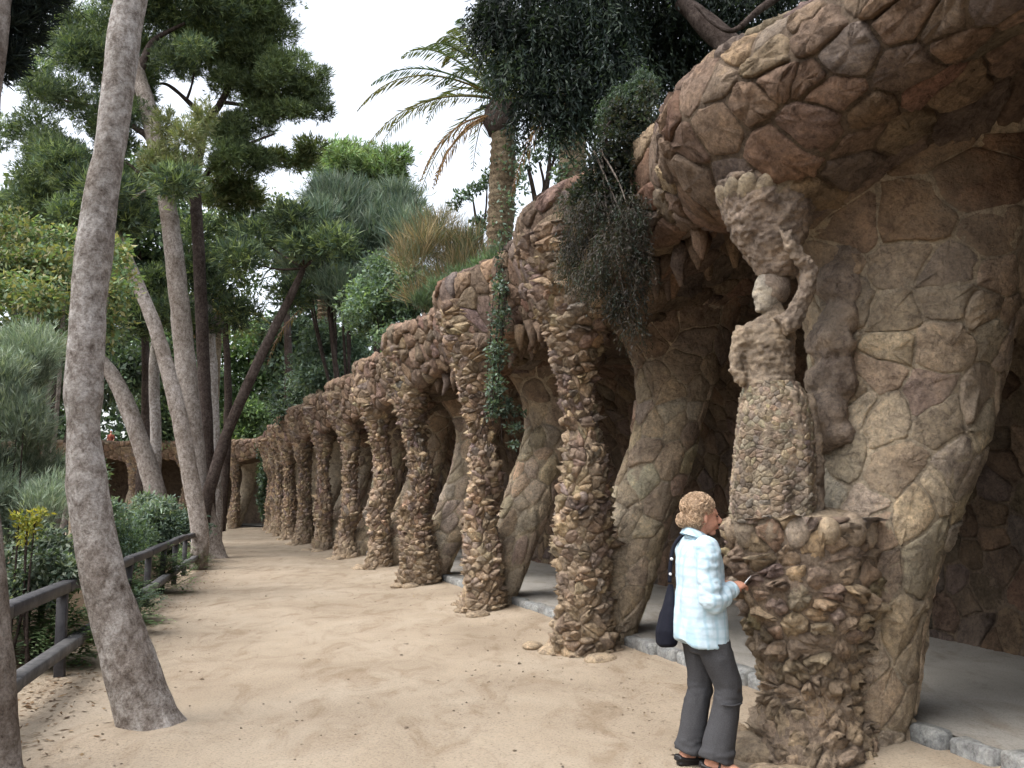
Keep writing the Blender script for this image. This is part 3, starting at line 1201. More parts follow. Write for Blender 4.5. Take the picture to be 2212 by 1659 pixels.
def foliage(name, clumps, n, kind, pal, rng, L, W, parent, shell=.5, material=None):
    P, D, k = in_clumps(clumps, n, rng, shell)
    col = pick(pal, n, rng, k, len(clumps))
    up = np.array([0, 0, 1.0])
    if kind == 'needle':
        m = 5
        d0 = unit(D + up * .7 + rng.normal(0, .4, (n, 3)))
        d = unit(np.repeat(d0, m, 0) + rng.normal(0, .55, (n * m, 3)))
        b = np.repeat(P, m, 0)
        side = unit(np.cross(d, rsphere(n * m, rng)))
        v, f = quads(b, d, side, L * rng.uniform(.6, 1.2, n * m), W)
        col = np.repeat(np.repeat(col, m, 0), 4, 0)
    elif kind == 'broad':
        d = unit(D * .5 + rng.normal(0, .7, (n, 3)) - up * .15)
        side = unit(np.cross(d, unit(up + rng.normal(0, .6, (n, 3)))))
        v, f = quads(P, d, side, L * rng.uniform(.6, 1.3, n), W * rng.uniform(.7, 1.2, n), .15)
        col = np.repeat(col, 4, 0)
    elif kind == 'droop':
        m = 9
        t = np.tile(np.arange(m) / m, n)
        out = np.repeat(unit(D * [1, 1, .2] + rng.normal(0, .4, (n, 3))), m, 0)
        ln = np.repeat(L * 5 * rng.uniform(.5, 1.2, n), m)[:, None]
        b = np.repeat(P, m, 0) + out * ln * .35 * t[:, None] - up * ln * (t ** 1.6)[:, None] * .9
        d = unit(rng.normal(0, .6, (n * m, 3)) + out * .4 - up * .9)
        side = unit(np.cross(d, rsphere(n * m, rng)))
        v, f = quads(b, d, side, L * rng.uniform(.6, 1.2, n * m), W)
        col = np.repeat(np.repeat(col, m, 0), 4, 0)
    elif kind == 'broom':
        m = 3
        d0 = unit(D * [.5, .5, .1] + up * .9 + rng.normal(0, .34, (n, 3)))
        d = unit(np.repeat(d0, m, 0) + rng.normal(0, .24, (n * m, 3)))
        b = np.repeat(P, m, 0)
        side = unit(np.cross(d, rsphere(n * m, rng)))
        v, f = quads(b, d, side, L * rng.uniform(.5, 1.3, n * m), W)
        col = np.repeat(np.repeat(col, m, 0), 4, 0)
    elif kind == 'fern':
        m = 11
        d0 = unit(D * [1, 1, .3] + up * .5 + rng.normal(0, .35, (n, 3)))
        t = np.tile(np.arange(m) / m, n)[:, None]
        dd = np.repeat(d0, m, 0)
        ln = L * np.repeat(rng.uniform(.6, 1.2, n), m)[:, None]
        b = np.repeat(P, m, 0) + dd * ln * t - up * ln * .45 * t ** 2
        sd = unit(np.cross(dd, up + rng.normal(0, .1, (n * m, 3))))
        sg = np.where(np.arange(n * m) % 2 == 0, 1, -1)[:, None]
        d = unit(sd * sg + dd * .5 - up * .15)
        v, f = quads(b, d, unit(np.cross(d, up)), (ln * .32 * (1.05 - t))[:, 0], W)
        col = np.repeat(np.repeat(col, m, 0), 4, 0)
    return obj(name, mesh_np(name, v, f, col, False), material or M['needle' if kind in ('needle', 'broom') else 'leaf'], parent)


def px_clumps(lst, Y, rng=None, depth=1.0):
    """Clumps from (px, py, rx, ry[, dY])."""
    out = []
    for q in lst:
        y = Y + (q[4] if len(q) > 4 else 0)
        m = mpp(y)
        out.append((at(q[0], q[1], y), np.array([q[2] * m, (q[2] + q[3]) / 2 * m * depth, q[3] * m])))
    return out


def fill_clumps(x0, y0, x1, y1, n, r, rng, dy=2.0, ragged=.35):
    """Clumps that fill an uneven oval in the picture's (px, py) extent."""
    out = []
    cx, cy, hx, hy = (x0 + x1) / 2, (y0 + y1) / 2, (x1 - x0) / 2, (y1 - y0) / 2
    while len(out) < n:
        a, b = rng.uniform(-1, 1, 2)
        if a * a + b * b > 1 + rng.normal(0, .1):
            continue
        rr = r * rng.uniform(1 - ragged, 1 + ragged)
        out.append((cx + a * max(hx - rr * .6, 1), cy + b * max(hy - rr * .6, 1), rr * 1.1, rr * .85, rng.uniform(-dy, dy)))
    return out


def soften(cl, rng):
    """Breaks each clump into a few smaller ragged ones."""
    out = []
    for c, r in cl:
        for _ in range(4):
            out.append((c + rng.normal(0, .62, 3) * r, r * rng.uniform(.5, .95) * np.array([1, 1, rng.uniform(.9, 1.5)])))
    return out


def px_path(lst, Y):
    return np.array([at(q[0], q[1], Y + (q[2] if len(q) > 2 else 0)) for q in lst])


def trunk_obj(name, lst, widths, Y, material, parent, k=12, sub=40, rough=.05, seed=1, flare=0.0, zmin=None, lobes=0):
    pts = px_path(lst, Y)
    if zmin is not None:
        pts = np.vstack([[pts[0][0], pts[0][1], zmin], pts])
        widths = [widths[0]] + list(widths)
    rad = np.array(widths) * mpp(Y) / 2
    v, f = tube(pts, rad, k, sub, rough * rad.mean() * 2, 3.0, seed, True, lobes)
    if flare:
        z0 = v[:, 2].min()
        t = np.exp(-np.clip(v[:, 2] - z0 - .05, 0, 9) / .16)
        c = pts[0]
        a = np.arctan2(v[:, 1] - c[1], v[:, 0] - c[0])
        g = flare * t * (1 + .9 * np.sin(3 * a + seed) + .3 * np.sin(7 * a))
        v[:, 0] += (v[:, 0] - c[0]) * g
        v[:, 1] += (v[:, 1] - c[1]) * g
    return obj(name, mesh_np(name, v, f), material, parent)


def branches(name, lists, Y, material, parent, seed=0):
    mb = MB()
    for pts, w0, w1 in lists:
        p = px_path(pts, Y)
        rad = np.linspace(w0, w1, len(p)) * mpp(Y) / 2
        v, f = tube(p, rad, 7, 16, rad[0] * .15, 5, seed)
        mb.add(v, f)
    return obj(name, mb, material, parent)


def limbs_to(clumps, root, rng, material, parent, w=.05, n=None, name='limb'):
    """Limbs from a point of the trunk out to the clumps, joined as one part."""
    mb = MB()
    idx = rng.permutation(len(clumps))[: n or len(clumps)]
    for i in idx:
        c = clumps[i][0]
        r0 = root[rng.integers(len(root))] if np.ndim(root) == 2 else root
        mid = (r0 + c) / 2 + rng.normal(0, .12, 3) * np.linalg.norm(c - r0) * .6
        v, f = tube([r0, mid, c], [w, w * .6, w * .2], 6, 10, w * .15, 5, i)
        mb.add(v, f)
    return obj(name, mb, material, parent)


G_PINE = [(0.151, 0.199, 0.090), (0.123, 0.167, 0.082), (0.192, 0.236, 0.106), (0.096, 0.129, 0.070)]
G_PINE_Y = [(0.223, 0.246, 0.115), (0.195, 0.233, 0.118), (0.260, 0.260, 0.137)]
G_DARK = [(0.057, 0.087, 0.060), (0.077, 0.115, 0.077), (0.047, 0.067, 0.052), (0.097, 0.131, 0.081)]
G_MID = [(0.114, 0.176, 0.095), (0.146, 0.218, 0.115), (0.091, 0.137, 0.083), (0.180, 0.242, 0.126)]
G_TEAL = [(0.128, 0.187, 0.146), (0.162, 0.223, 0.178), (0.103, 0.152, 0.121), (0.206, 0.267, 0.206)]
G_GREY = [(0.224, 0.269, 0.213), (0.179, 0.225, 0.171), (0.277, 0.314, 0.246), (0.145, 0.189, 0.137)]
G_YEL = [(0.261, 0.269, 0.123), (0.203, 0.234, 0.119), (0.343, 0.327, 0.165), (0.143, 0.189, 0.097), (0.295, 0.265, 0.134)]
G_BRIGHT = [(0.177, 0.269, 0.123), (0.220, 0.311, 0.143), (0.151, 0.228, 0.113)]
G_BROWN = [(0.209, 0.172, 0.132), (0.158, 0.125, 0.103), (0.131, 0.129, 0.098), (0.101, 0.109, 0.084)]

# ------------------------------------------------------------------ fence
fence = thing('wooden_fence', 'low dark timber fence of two rails beside the sandy path', 'fence', (FA[0], FA[1], 0))
rng = np.random.default_rng(8)
step = 1.73
nb = 9
d3, n3 = np.append(FD, 0), np.append(FN, 0)
tocam = -n3
for i in range(-1, nb + 1):
    p = np.append(FA + FD * step * i, 0)
    lean = rng.normal(0, .012, 2)
    v, f = box((0, 0, 0), (.085, .085, .86), None, .008)
    v = v @ np.array([d3, n3, [0, 0, 1]])
    v[:, :2] += np.outer(v[:, 2], lean)
    obj('post', mesh_np('post', v + p + [0, 0, .30], f, None, False), M['wood'], fence)
for i in range(-1, nb):
    a, b = FA + FD * step * i, FA + FD * step * (i + 1)
    c = np.append((a + b) / 2, 0)
    dz = rng.normal(0, .006)
    tilt = rng.normal(0, .004)
    for nm, off, z, w, h in (('top_rail', -.0, .775, .115, .10), ('lower_rail', -.085, .285, .12, .095)):
        v, f = box((0, 0, 0), (step - .012, w, h), None, .012)
        v[:, 2] += v[:, 0] * tilt
        v = v @ np.array([d3, n3, [0, 0, 1]])
        obj(nm, mesh_np(nm, v + c + n3 * off + [0, 0, z + dz], f, None, False), M['wood'] if nm == 'top_rail' else M['wood_worn'], fence)

# ------------------------------------------------------------------ trunks by the path
t = thing('pine_tree', 'tall curved pine with pale mottled bark growing from the sand before the fence', 'tree', gnd(330, 1575), 'pines by the path')
Y0 = gnd(330, 1575)[1]
trunk_obj('trunk', [(338, 1600), (322, 1555), (283, 1430), (237, 1300), (203, 1150), (184, 1000), (180, 880), (187, 750), (197, 600), (218, 430), (242, 290), (262, 130), (285, -20), (312, -200, -.4), (345, -420, -.9)],
          [134, 116, 104, 95, 85, 77, 72, 72, 74, 71, 69, 70, 70, 68, 55], Y0, M['bark_pale'], t, 32, 190, .10, 4, .20)
rng = np.random.default_rng(21)
cl = px_clumps([(360, -520, 170, 80), (210, -560, 150, 70), (480, -600, 150, 70, -1), (330, -640, 160, 70, 1)], Y0 - .8)
foliage('crown', cl, 5000, 'needle', G_PINE, rng, .16, .012, t)
limbs_to(cl, px_path([(345, -420, -.9)], Y0)[0], rng, M['bark_brown'], t, .05)

t = thing('pine_tree', 'dark brown trunk cut by the picture edge with black foliage above the fence', 'tree', gnd(-10, 1700), 'pines by the path')
Y0 = gnd(-10, 1700)[1]
trunk_obj('trunk', [(2, 1760), (-16, 1659), (-32, 1450), (-52, 1220), (-66, 1000), (-72, 700), (-60, 400), (-30, 150), (0, -60), (30, -250)], [125, 114, 108, 104, 98, 92, 86, 76, 60, 40], Y0, M['bark_brown'], t, 20, 90, .08, 9, .15)
rng = np.random.default_rng(22)
cl = px_clumps([(20, 40, 75, 70), (-40, 120, 80, 60), (60, -30, 80, 70), (-90, 30, 90, 80), (10, 130, 45, 35), (70, -120, 110, 70), (-60, -120, 110, 80)], Y0 + .2)
foliage('crown', cl, 7000, 'needle', [(.018, .026, .024), (.024, .034, .027), (.014, .02, .02)], rng, .11, .008, t)
limbs_to(cl, px_path([(0, -60)], Y0)[0], rng, M['bark_dark'], t, .03)

# pine at the end of the fence
t = thing('pine_tree', 'straight pale pine trunk standing where the timber fence ends', 'tree', gnd(452, 1205), 'pines by the path')
Y0 = gnd(452, 1205)[1]
PT = [(455, 1215), (447, 1160), (428, 1060), (415, 940), (402, 800), (384, 620), (366, 470), (343, 340), (318, 230), (296, 150), (285, 90)]
trunk_obj('trunk', PT, [72, 57, 49, 46, 44, 41, 39, 39, 36, 30, 18], Y0, M['bark_brown'], t, 18, 90, .06, 3, .3)
branches('limb', [([(345, 350), (318, 300), (296, 280), (278, 262)], 12, 5), ([(318, 230), (260, 160), (200, 120)], 22, 8), ([(300, 160), (330, 90), (400, 50)], 20, 7), ([(360, 440), (330, 400), (250, 330)], 14, 5), ([(330, 300), (230, 240), (130, 215)], 16, 5)], Y0, M['bark_dark'], t)
rng = np.random.default_rng(23)
cl = px_clumps([(180, 110, 70, 50), (250, 170, 60, 45, 1), (120, 190, 75, 48, -1), (210, 235, 65, 45), (90, 265, 70, 42, 1), (160, 330, 70, 42, -1), (60, 335, 65, 40), (340, 30, 75, 45), (260, 55, 70, 50, 1), (420, 45, 65, 45),
                (390, 110, 55, 35), (330, 120, 60, 40, 2), (240, 300, 40, 30), (30, 420, 70, 45), (120, 410, 60, 40), (220, 390, 45, 35), (300, 195, 45, 40, 1), (150, 30, 40, 30), (440, -20, 90, 40), (300, -40, 110, 40)], Y0)
foliage('crown', soften(cl, rng), 34000, 'needle', G_PINE + G_DARK[:2], rng, .20, .022, t, .42)
cl = px_clumps([(392, 300, 36, 40), (375, 350, 38, 42), (400, 380, 30, 36)], Y0 - 1)
foliage('yellow_sprays', soften(cl, rng), 2600, 'needle', G_PINE_Y, rng, .22, .026, t)

# its darker neighbour with the forked limb
Y0 = 25.0
b0 = gnd(462, 1192)
t = thing('pine_tree', 'slim dark pine with a forked limb and a wide round crown against the white sky', 'tree', (at(455, 1000, Y0)[0], Y0, 0), 'pines by the path')
trunk_obj('trunk', [(450, 1130), (447, 980), (441, 820), (434, 650), (427, 500), (422, 410), (428, 345), (445, 268)], [32, 30, 28, 27, 26, 26, 22, 18], Y0, M['bark_dark'], t, 12, 60, .06, 6, 0, 0)
branches('limb', [([(445, 272), (425, 240), (403, 216), (364, 184), (335, 180)], 16, 5), ([(445, 268), (478, 220), (500, 172), (508, 138), (500, 95)], 18, 8), ([(425, 400), (470, 350), (540, 310), (590, 290)], 14, 5), ([(478, 220), (540, 230), (600, 250), (640, 230)], 10, 4), ([(508, 138), (560, 110), (620, 150)], 10, 4), ([(403, 216), (415, 180), (425, 120)], 7, 3)], Y0, M['bark_dark'], t)
rng = np.random.default_rng(24)
cl = px_clumps([(545, 30, 70, 45), (480, 80, 60, 40), (575, 95, 60, 42), (520, 140, 55, 38), (590, 170, 60, 40), (650, 190, 48, 38), (680, 165, 28, 25), (600, 240, 50, 32), (540, 250, 45, 30), (500, 290, 45, 32), (560, 330, 48, 28), (490, 345, 40, 28), (450, 130, 45, 35), (600, 20, 30, 30), (515, -30, 90, 40), (650, 245, 35, 20), (545, 200, 40, 28), (460, 20, 60, 40), (410, 75, 50, 35, 1)], Y0)
foliage('crown', soften(cl, rng), 30000, 'needle', G_PINE, rng, .21, .023, t, .42)
cl = px_clumps([(500, 400, 55, 20), (540, 425, 40, 18), (465, 430, 40, 22), (610, 320, 40, 14), (670, 325, 40, 18), (640, 350, 45, 12)], Y0 + 2)
foliage('low_sprays', soften(cl, rng), 2400, 'needle', G_PINE + G_PINE_Y, rng, .3, .034, t)

for lab, Yt, pts, wd, bark, base in (
    ('pale brown pine trunk leaning away from the straight trunk at the fence end', 19.5, [(432, 1150), (408, 1010), (378, 860), (336, 710), (296, 610), (268, 545), (240, 470)], [38, 36, 34, 31, 28, 24, 18], 'bark_brown', 0),
    ('thin whitish forked trunk rising from the shrubs before the far arches', 28, [(333, 1090), (337, 960), (333, 830), (334, 750), (342, 700), (354, 672)], [24, 23, 22, 18, 13, 8], 'bark_pale', 0),
    ('thick grey trunk bending over towards the curved pine from the far shrubs', 26, [(352, 1140), (332, 1050), (305, 960), (268, 860), (236, 800), (205, 772), (150, 740)], [44, 42, 38, 35, 31, 28, 22], 'bark_brown', 0),
    ('short pale trunk directly behind the slim dark pine', 28, [(466, 1120), (465, 1020), (461, 900), (458, 790), (452, 690), (450, 640)], [30, 28, 25, 23, 20, 12], 'bark_pale', 0),
    ('thin dark trunk slanting across towards the terrace palms', 23, [(440, 1110), (464, 1020), (493, 930), (538, 825), (585, 725), (628, 640), (655, 580)], [30, 26, 24, 22, 20, 17, 12], 'bark_dark', 0),
):
    b = at(pts[0][0], pts[0][1], Yt)
    t = thing('pine_tree', lab, 'tree', (b[0], Yt, 0), 'pines by the path')
    trunk_obj('trunk', pts, wd, Yt, M[bark], t, 12, 50, .07, int(Yt), 0.0, 0.0)
    rng = np.random.default_rng(int(Yt * 10))
    top = pts[-1]
    if 'forked' in lab:
        branches('limb', [([(334, 745), (328, 690), (318, 640)], 12, 5)], Yt, M[bark], t)
    cl = px_clumps([(top[0] + rng.normal(0, 60), top[1] - 40 + rng.normal(0, 40), 55, 38, rng.normal(0, 1)) for _ in range(7)], Yt)
    foliage('crown', cl, 2600, 'needle', G_DARK + G_PINE, rng, .26, .034, t)
    limbs_to(cl, px_path([top], Yt)[0], rng, M[bark], t, .04)

# ------------------------------------------------------------------ woods behind
WOODS = [  # label, box, Y, clumps, clump radius px, leaves, palette, kind, L, W
    ('dark green tree filling the gap behind the curved pine trunk', (-60, 330, 260, 820), 33, 26, 62, 16000, G_DARK + G_MID, 'broad', .30, .17),
    ('tall mid green tree between the two pine trunks', (170, 300, 440, 760), 37, 26, 58, 14000, G_MID + G_DARK, 'broad', .30, .17),
    ('ragged tree with sky showing through beside the dark forked pine', (395, 430, 570, 760), 42, 14, 42, 5200, G_MID + G_PINE_Y, 'broad', .28, .15),
    ('dark tree low behind the thick bending grey trunk', (-40, 690, 330, 890), 44, 22, 62, 12000, G_DARK, 'broad', .36, .2),
    ('deep green tree behind the thin whitish trunk', (262, 640, 480, 960), 50, 20, 58, 11000, G_DARK + G_MID, 'broad', .38, .22),
    ('bright leafed tree behind the slanting dark trunk', (440, 640, 640, 960), 52, 20, 50, 10000, G_MID + G_BRIGHT, 'broad', .36, .2),
    ('airy backlit tree whose yellow twigs show against the pale sky', (535, 400, 690, 640), 40, 14, 40, 4600, G_MID + G_PINE_Y, 'broad', .26, .13),
    ('flat topped pine crown peering over the grey broom bush', (690, 290, 915, 440), 38, 15, 42, 5200, G_PINE + G_BRIGHT, 'needle', .4, .05),
    ('dark round tree above the far end of the portico', (560, 600, 720, 900), 44, 16, 48, 8500, G_DARK + G_TEAL, 'broad', .32, .18),
]
rng = np.random.default_rng(31)
for lab, bx, Y, n, r, nl, pal, kind, L, W in WOODS:
    cx = (bx[0] + bx[2]) / 2
    b = at(cx, 1000, Y)
    z0 = 0 if Y < 44 else 4.6
    t = thing('woodland_tree', lab, 'tree', (b[0], Y, z0), 'trees of the wood behind')
    cl = px_clumps(fill_clumps(*bx, n, r, rng, 2.2), Y)
    c = at(cx, bx[3] - (bx[3] - bx[1]) * .4, Y)
    v, f = tube([[b[0], Y, z0 - .2], (np.array([b[0], Y, z0]) + c) / 2 + [.3, 0, 0], c], [.25, .2, .12], 9, 20, .04, 3, n)
    obj('trunk', mesh_np('trunk', v, f), M['bark_dark'], t)
    limbs_to(cl, c, rng, M['bark_dark'], t, .07, 10)
    foliage('crown', cl, nl, kind, pal, rng, L, W, t)
# far mass of woods that closes the view
cl = []
for i in range(60):
    x = rng.uniform(-60, -8)
    cl.append((np.array([x, rng.uniform(65, 72), rng.uniform(4, 12 if x < -22 else 9)]), np.array([4, 3, 3.0]) * rng.uniform(.7, 1.2)))
for i in range(16):
    cl.append((np.array([rng.uniform(-34, -20), rng.uniform(62.5, 65), rng.uniform(6.5, 13)]), np.array([3, 2, 2.6]) * rng.uniform(.8, 1.2)))
for i in range(24):
    cl.append((np.array([rng.uniform(-52, -30), rng.uniform(30, 55), rng.uniform(1.5, 10)]), np.array([3.5, 3, 3.0]) * rng.uniform(.7, 1.2)))
tag(foliage('distant_woodland', cl, 26000, 'broad', G_DARK + G_MID[:2], rng, .6, .38, None), 'dark mass of trees closing the view beyond the far arches', 'woodland', None, 'stuff')

cl = []
for i in range(26):
    a = math.radians(rng.uniform(152, 222))                       # out-of-view garden trees, added to darken the portico's interior
    d = rng.uniform(9, 14)
    cl.append((np.array([d * math.cos(a), d * math.sin(a) + 3, rng.uniform(1.5, 6)]), np.array([2.3, 2.3, 1.8]) * rng.uniform(.8, 1.2)))
cl = [q for q in cl if q[0][0] < -.95 * q[0][1] - 3.5]
tag(foliage('shading_thicket', cl, 14000, 'broad', G_DARK + G_MID[:2], rng, .34, .2, None), 'unseen garden thicket added to darken the portico interior', 'thicket', None, 'stuff')

# ------------------------------------------------------------------ the garden behind the fence
def shrub(name, label, cat, lst, Y, n, kind, pal, L, W, seed, z0=0.0, group=None, stems=6, shell=.5, part='leaves', bark='bark_dark', sw=.02, depth=1.0):
    rng = np.random.default_rng(seed)
    cl = px_clumps(lst, Y, None, depth)
    c = np.mean([a for a, b in cl], 0)
    t = thing(name, label, cat, (c[0], c[1], z0), group)
    foliage(part, cl, n, kind, pal, rng, L, W, t, shell)
    if stems:
        mb = MB()
        for i in rng.permutation(len(cl))[:stems]:
            e = cl[i][0]
            b = np.array([c[0] + rng.normal(0, .08) + (e[0] - c[0]) * .3, c[1] + rng.normal(0, .08) + (e[1] - c[1]) * .3, z0 - .05])
            v, f = tube([b, (b + e) / 2 + rng.normal(0, .05, 3), e], [sw, sw * .7, sw * .3], 6, 10, sw * .2, 6, i)
            mb.add(v, f)
        obj('stem', mb, M[bark], t)
    return t


R = np.random.default_rng(51)
GS = 'shrubs of the garden behind the fence'
shrub('deciduous_tree', 'small tree with yellowing leaves behind the curved pine trunk', 'tree', fill_clumps(-70, 410, 285, 800, 26, 52, R, 1.2), 13.5, 14000, 'broad', [tuple(x * .8 for x in c) for c in G_YEL] + G_MID, .10, .055, 52, 0, None, 10, .6, 'crown', 'bark_brown', .06)
shrub('feathery_shrub', 'tall feathery grey green shrub by the picture edge above the fence', 'shrub', fill_clumps(-140, 690, 170, 1215, 32, 55, R, .6), 9.8, 24000, 'broom', G_GREY, .13, .008, 53, 0, GS, 8)
shrub('garden_shrub', 'dense grey leafed shrub just behind the near end of the fence', 'shrub', fill_clumps(-120, 1120, 185, 1330, 20, 46, R, .45), 8.3, 11000, 'broad', G_GREY + G_DARK, .065, .032, 54, 0, GS)
shrub('garden_shrub', 'fresh green shrub behind the fence just past the curved pine', 'shrub', fill_clumps(150, 1105, 350, 1250, 16, 36, R, .5), 15, 11000, 'broad', G_TEAL + G_MID, .08, .034, 55, 0, GS)
shrub('garden_shrub', 'low teal green shrub filling the corner where fence meets straight pine', 'shrub', fill_clumps(270, 1095, 440, 1190, 15, 30, R, .7), 21.5, 10500, 'broad', G_TEAL, .11, .045, 56, 0, GS)
shrub('garden_shrub', 'olive bush in front of the dark far arches', 'shrub', fill_clumps(215, 1065, 400, 1140, 13, 26, R, 1.0), 22, 6000, 'broad', G_TEAL + G_GREY, .15, .06, 57, 0, GS)
shrub('garden_shrub', 'deep shaded bush under the feathery grey shrub', 'shrub', fill_clumps(60, 980, 260, 1130, 12, 40, R, .8), 14, 6500, 'broad', G_MID + G_GREY, .10, .045, 58, 0, GS)
shrub('yellow_shrub', 'little shrub with bright yellow leaf sprays above the grey leafed shrub', 'shrub', [(60, 1135, 22, 16), (42, 1115, 20, 10), (88, 1108, 22, 8), (55, 1160, 18, 14), (75, 1128, 18, 12)], 7.9, 420, 'broad', [(.40, .35, .06), (.33, .33, .07), (.26, .30, .07)], .06, .02, 59, 0, None, 4)
FS = 'ferny plants between the rails of the fence'
for i, (lab, lst, Y, n) in enumerate((
    ('bright ferny plant under the top rail at the near end', fill_clumps(20, 1290, 215, 1480, 14, 30, R, .2), 8.25, 420),
    ('ferny plant under the rails right behind the curved pine', fill_clumps(215, 1230, 340, 1370, 12, 30, R, .3), 11.3, 560),
    ('ferny plant spreading through the rails past the curved pine', fill_clumps(300, 1195, 400, 1300, 11, 24, R, .4), 14.8, 500),
    ('ferny plant at the fence end by the straight pine', fill_clumps(375, 1165, 445, 1240, 7, 20, R, .4), 19.8, 280))):
    shrub('fern', lab, 'plant', lst, Y, n, 'fern', G_BRIGHT + G_MID, .30, .035, 60 + i, 0.05, FS, 0, .5, 'fronds')
shrub('fern', 'low leafy plant creeping under the lower rail onto the sand', 'plant', fill_clumps(285, 1270, 345, 1330, 6, 18, R, .12), 10.3, 110, 'fern', G_TEAL + G_MID, .20, .03, 66, 0.02, FS, 0, .5, 'fronds')
# leaf litter along the fence
n = 2600
rng = np.random.default_rng(71)
u = rng.uniform(-2, 17, n)
w = rng.normal(-.10, .30, n)
pp = FA + FD * u[:, None] + FN * w[:, None]
z = np.maximum(path_z(pp[:, 0], pp[:, 1]), garden_z(pp[:, 0], pp[:, 1])) + .006
d = unit(np.stack([rng.normal(0, 1, n), rng.normal(0, 1, n), rng.normal(0, .12, n)], -1))
sd = unit(np.cross(d, [0, 0, 1.0]) + rng.normal(0, .15, (n, 3)))
v, f = quads(np.column_stack([pp, z]), d, sd, rng.uniform(.03, .10, n), rng.uniform(.008, .03, n))
tag(obj('leaf_litter', mesh_np('leaf_litter', v, f, np.repeat(pick([(.14, .085, .05), (.20, .12, .07), (.10, .065, .045), (.25, .17, .1)], n, rng), 4, 0), False), M['leaf']), 'brown dead leaves and needles along the foot of the fence', 'leaf litter', None, 'stuff')
# litter blown against the foot of the portico
n = 900
ss = rng.uniform(-2, 30, n)
q = world_sn(ss, rng.uniform(-.75, .05, n) - np.abs(rng.normal(0, .12, n)), 0 * ss)
q[:, 2] = path_z(q[:, 0], q[:, 1]) + .006
d = unit(np.stack([rng.normal(0, 1, n), rng.normal(0, 1, n), rng.normal(0, .15, n)], -1))
v, f = quads(q, d, unit(np.cross(d, [0, 0, 1.0]) + rng.normal(0, .2, (n, 3))), rng.uniform(.015, .05, n), rng.uniform(.005, .02, n))
tag(obj('dry_litter', mesh_np('dry_litter', v, f, np.repeat(pick([(.18, .13, .09), (.24, .18, .12), (.14, .1, .075)], n, rng), 4, 0), False), M['leaf']), 'scraps of dry leaves blown against the column feet', 'leaf litter', None, 'stuff')
# small pebbles and twigs on the sand
n = 900
y = 2.5 + 18 * rng.uniform(0, 1, n) ** 2
x = rng.uniform(-3.5, 2.6, n) - (y - 5) * .33 * rng.uniform(.6, 1.2, n)
nn_, ss_ = near_curve(x, y)
ok = (nn_ < .2)
x, y = x[ok], y[ok]
n = len(x)
z = path_z(x, y)
oct_ = np.array([(1, 0, 0), (-1, 0, 0), (0, 1, 0), (0, -1, 0), (0, 0, .6), (0, 0, -.4)])
of = np.array([(0, 2, 4), (2, 1, 4), (1, 3, 4), (3, 0, 4), (2, 0, 5), (1, 2, 5), (3, 1, 5), (0, 3, 5)])
r = rng.uniform(.004, .013, n) * (1 + 1.2 * (rng.uniform(0, 1, n) > .96))
v = (oct_[None] * (1 + rng.normal(0, .25, (n, 6, 3)))) * r[:, None, None] + np.stack([x, y, z + .002], -1)[:, None]
f = (of[None] + (np.arange(n) * 6)[:, None, None]).reshape(-1, 3)
tag(obj('pebbles', mesh_np('pebbles', v.reshape(-1, 3), f, np.repeat(pick([(.26, .205, .155), (.34, .285, .23), (.2, .16, .125)], n, rng), 6, 0)), M['rubble']), 'small pebbles scattered over the sandy path', 'pebbles', None, 'stuff')

# ------------------------------------------------------------------ palms on the terrace
def frond(rng, root, az, elev, L, droop, pal, nleaf=42, lw=.03, ll=.42):
    t = np.linspace(0, 1, 16)
    h = np.array([math.cos(az), math.sin(az), 0])
    x = L * t * math.cos(elev) * (1 - .18 * t ** 2 * droop)
    z = L * t * math.sin(elev) - droop * L * .62 * t ** 2.1
    P = root + x[:, None] * h + z[:, None] * np.array([0, 0, 1.0])
    mb = MB()
    c = np.array(pal[rng.integers(len(pal))])
    v, f = tube(P, np.linspace(.028, .006, 16), 5)
    mb.add(v, f, c * [1.3, 1.1, .9])
    tt = np.linspace(.12, .99, nleaf)
    b = np.stack([np.interp(tt, t, P[:, i]) for i in range(3)], -1)
    tg = unit(np.stack([np.interp(tt, t, np.gradient(P[:, i])) for i in range(3)], -1))
    for sg in (-1, 1):
        side = unit(np.cross(tg, [0, 0, 1.0])) * sg
        d = unit(side * .85 + tg * .65 + np.array([0, 0, -.35]) + rng.normal(0, .09, (nleaf, 3)))
        ln = ll * np.sin(np.clip(tt, 0, 1) * math.pi * .86 + .28) * rng.uniform(.85, 1.1, nleaf)
        vv, ff = quads(b, d, unit(np.cross(d, side + rng.normal(0, .3, (nleaf, 3)))), ln, lw)
        mb.add(vv, ff, np.clip(np.repeat(c * (1 + rng.normal(0, .15, (nleaf, 1))), 4, 0), .005, 1))
    return mb


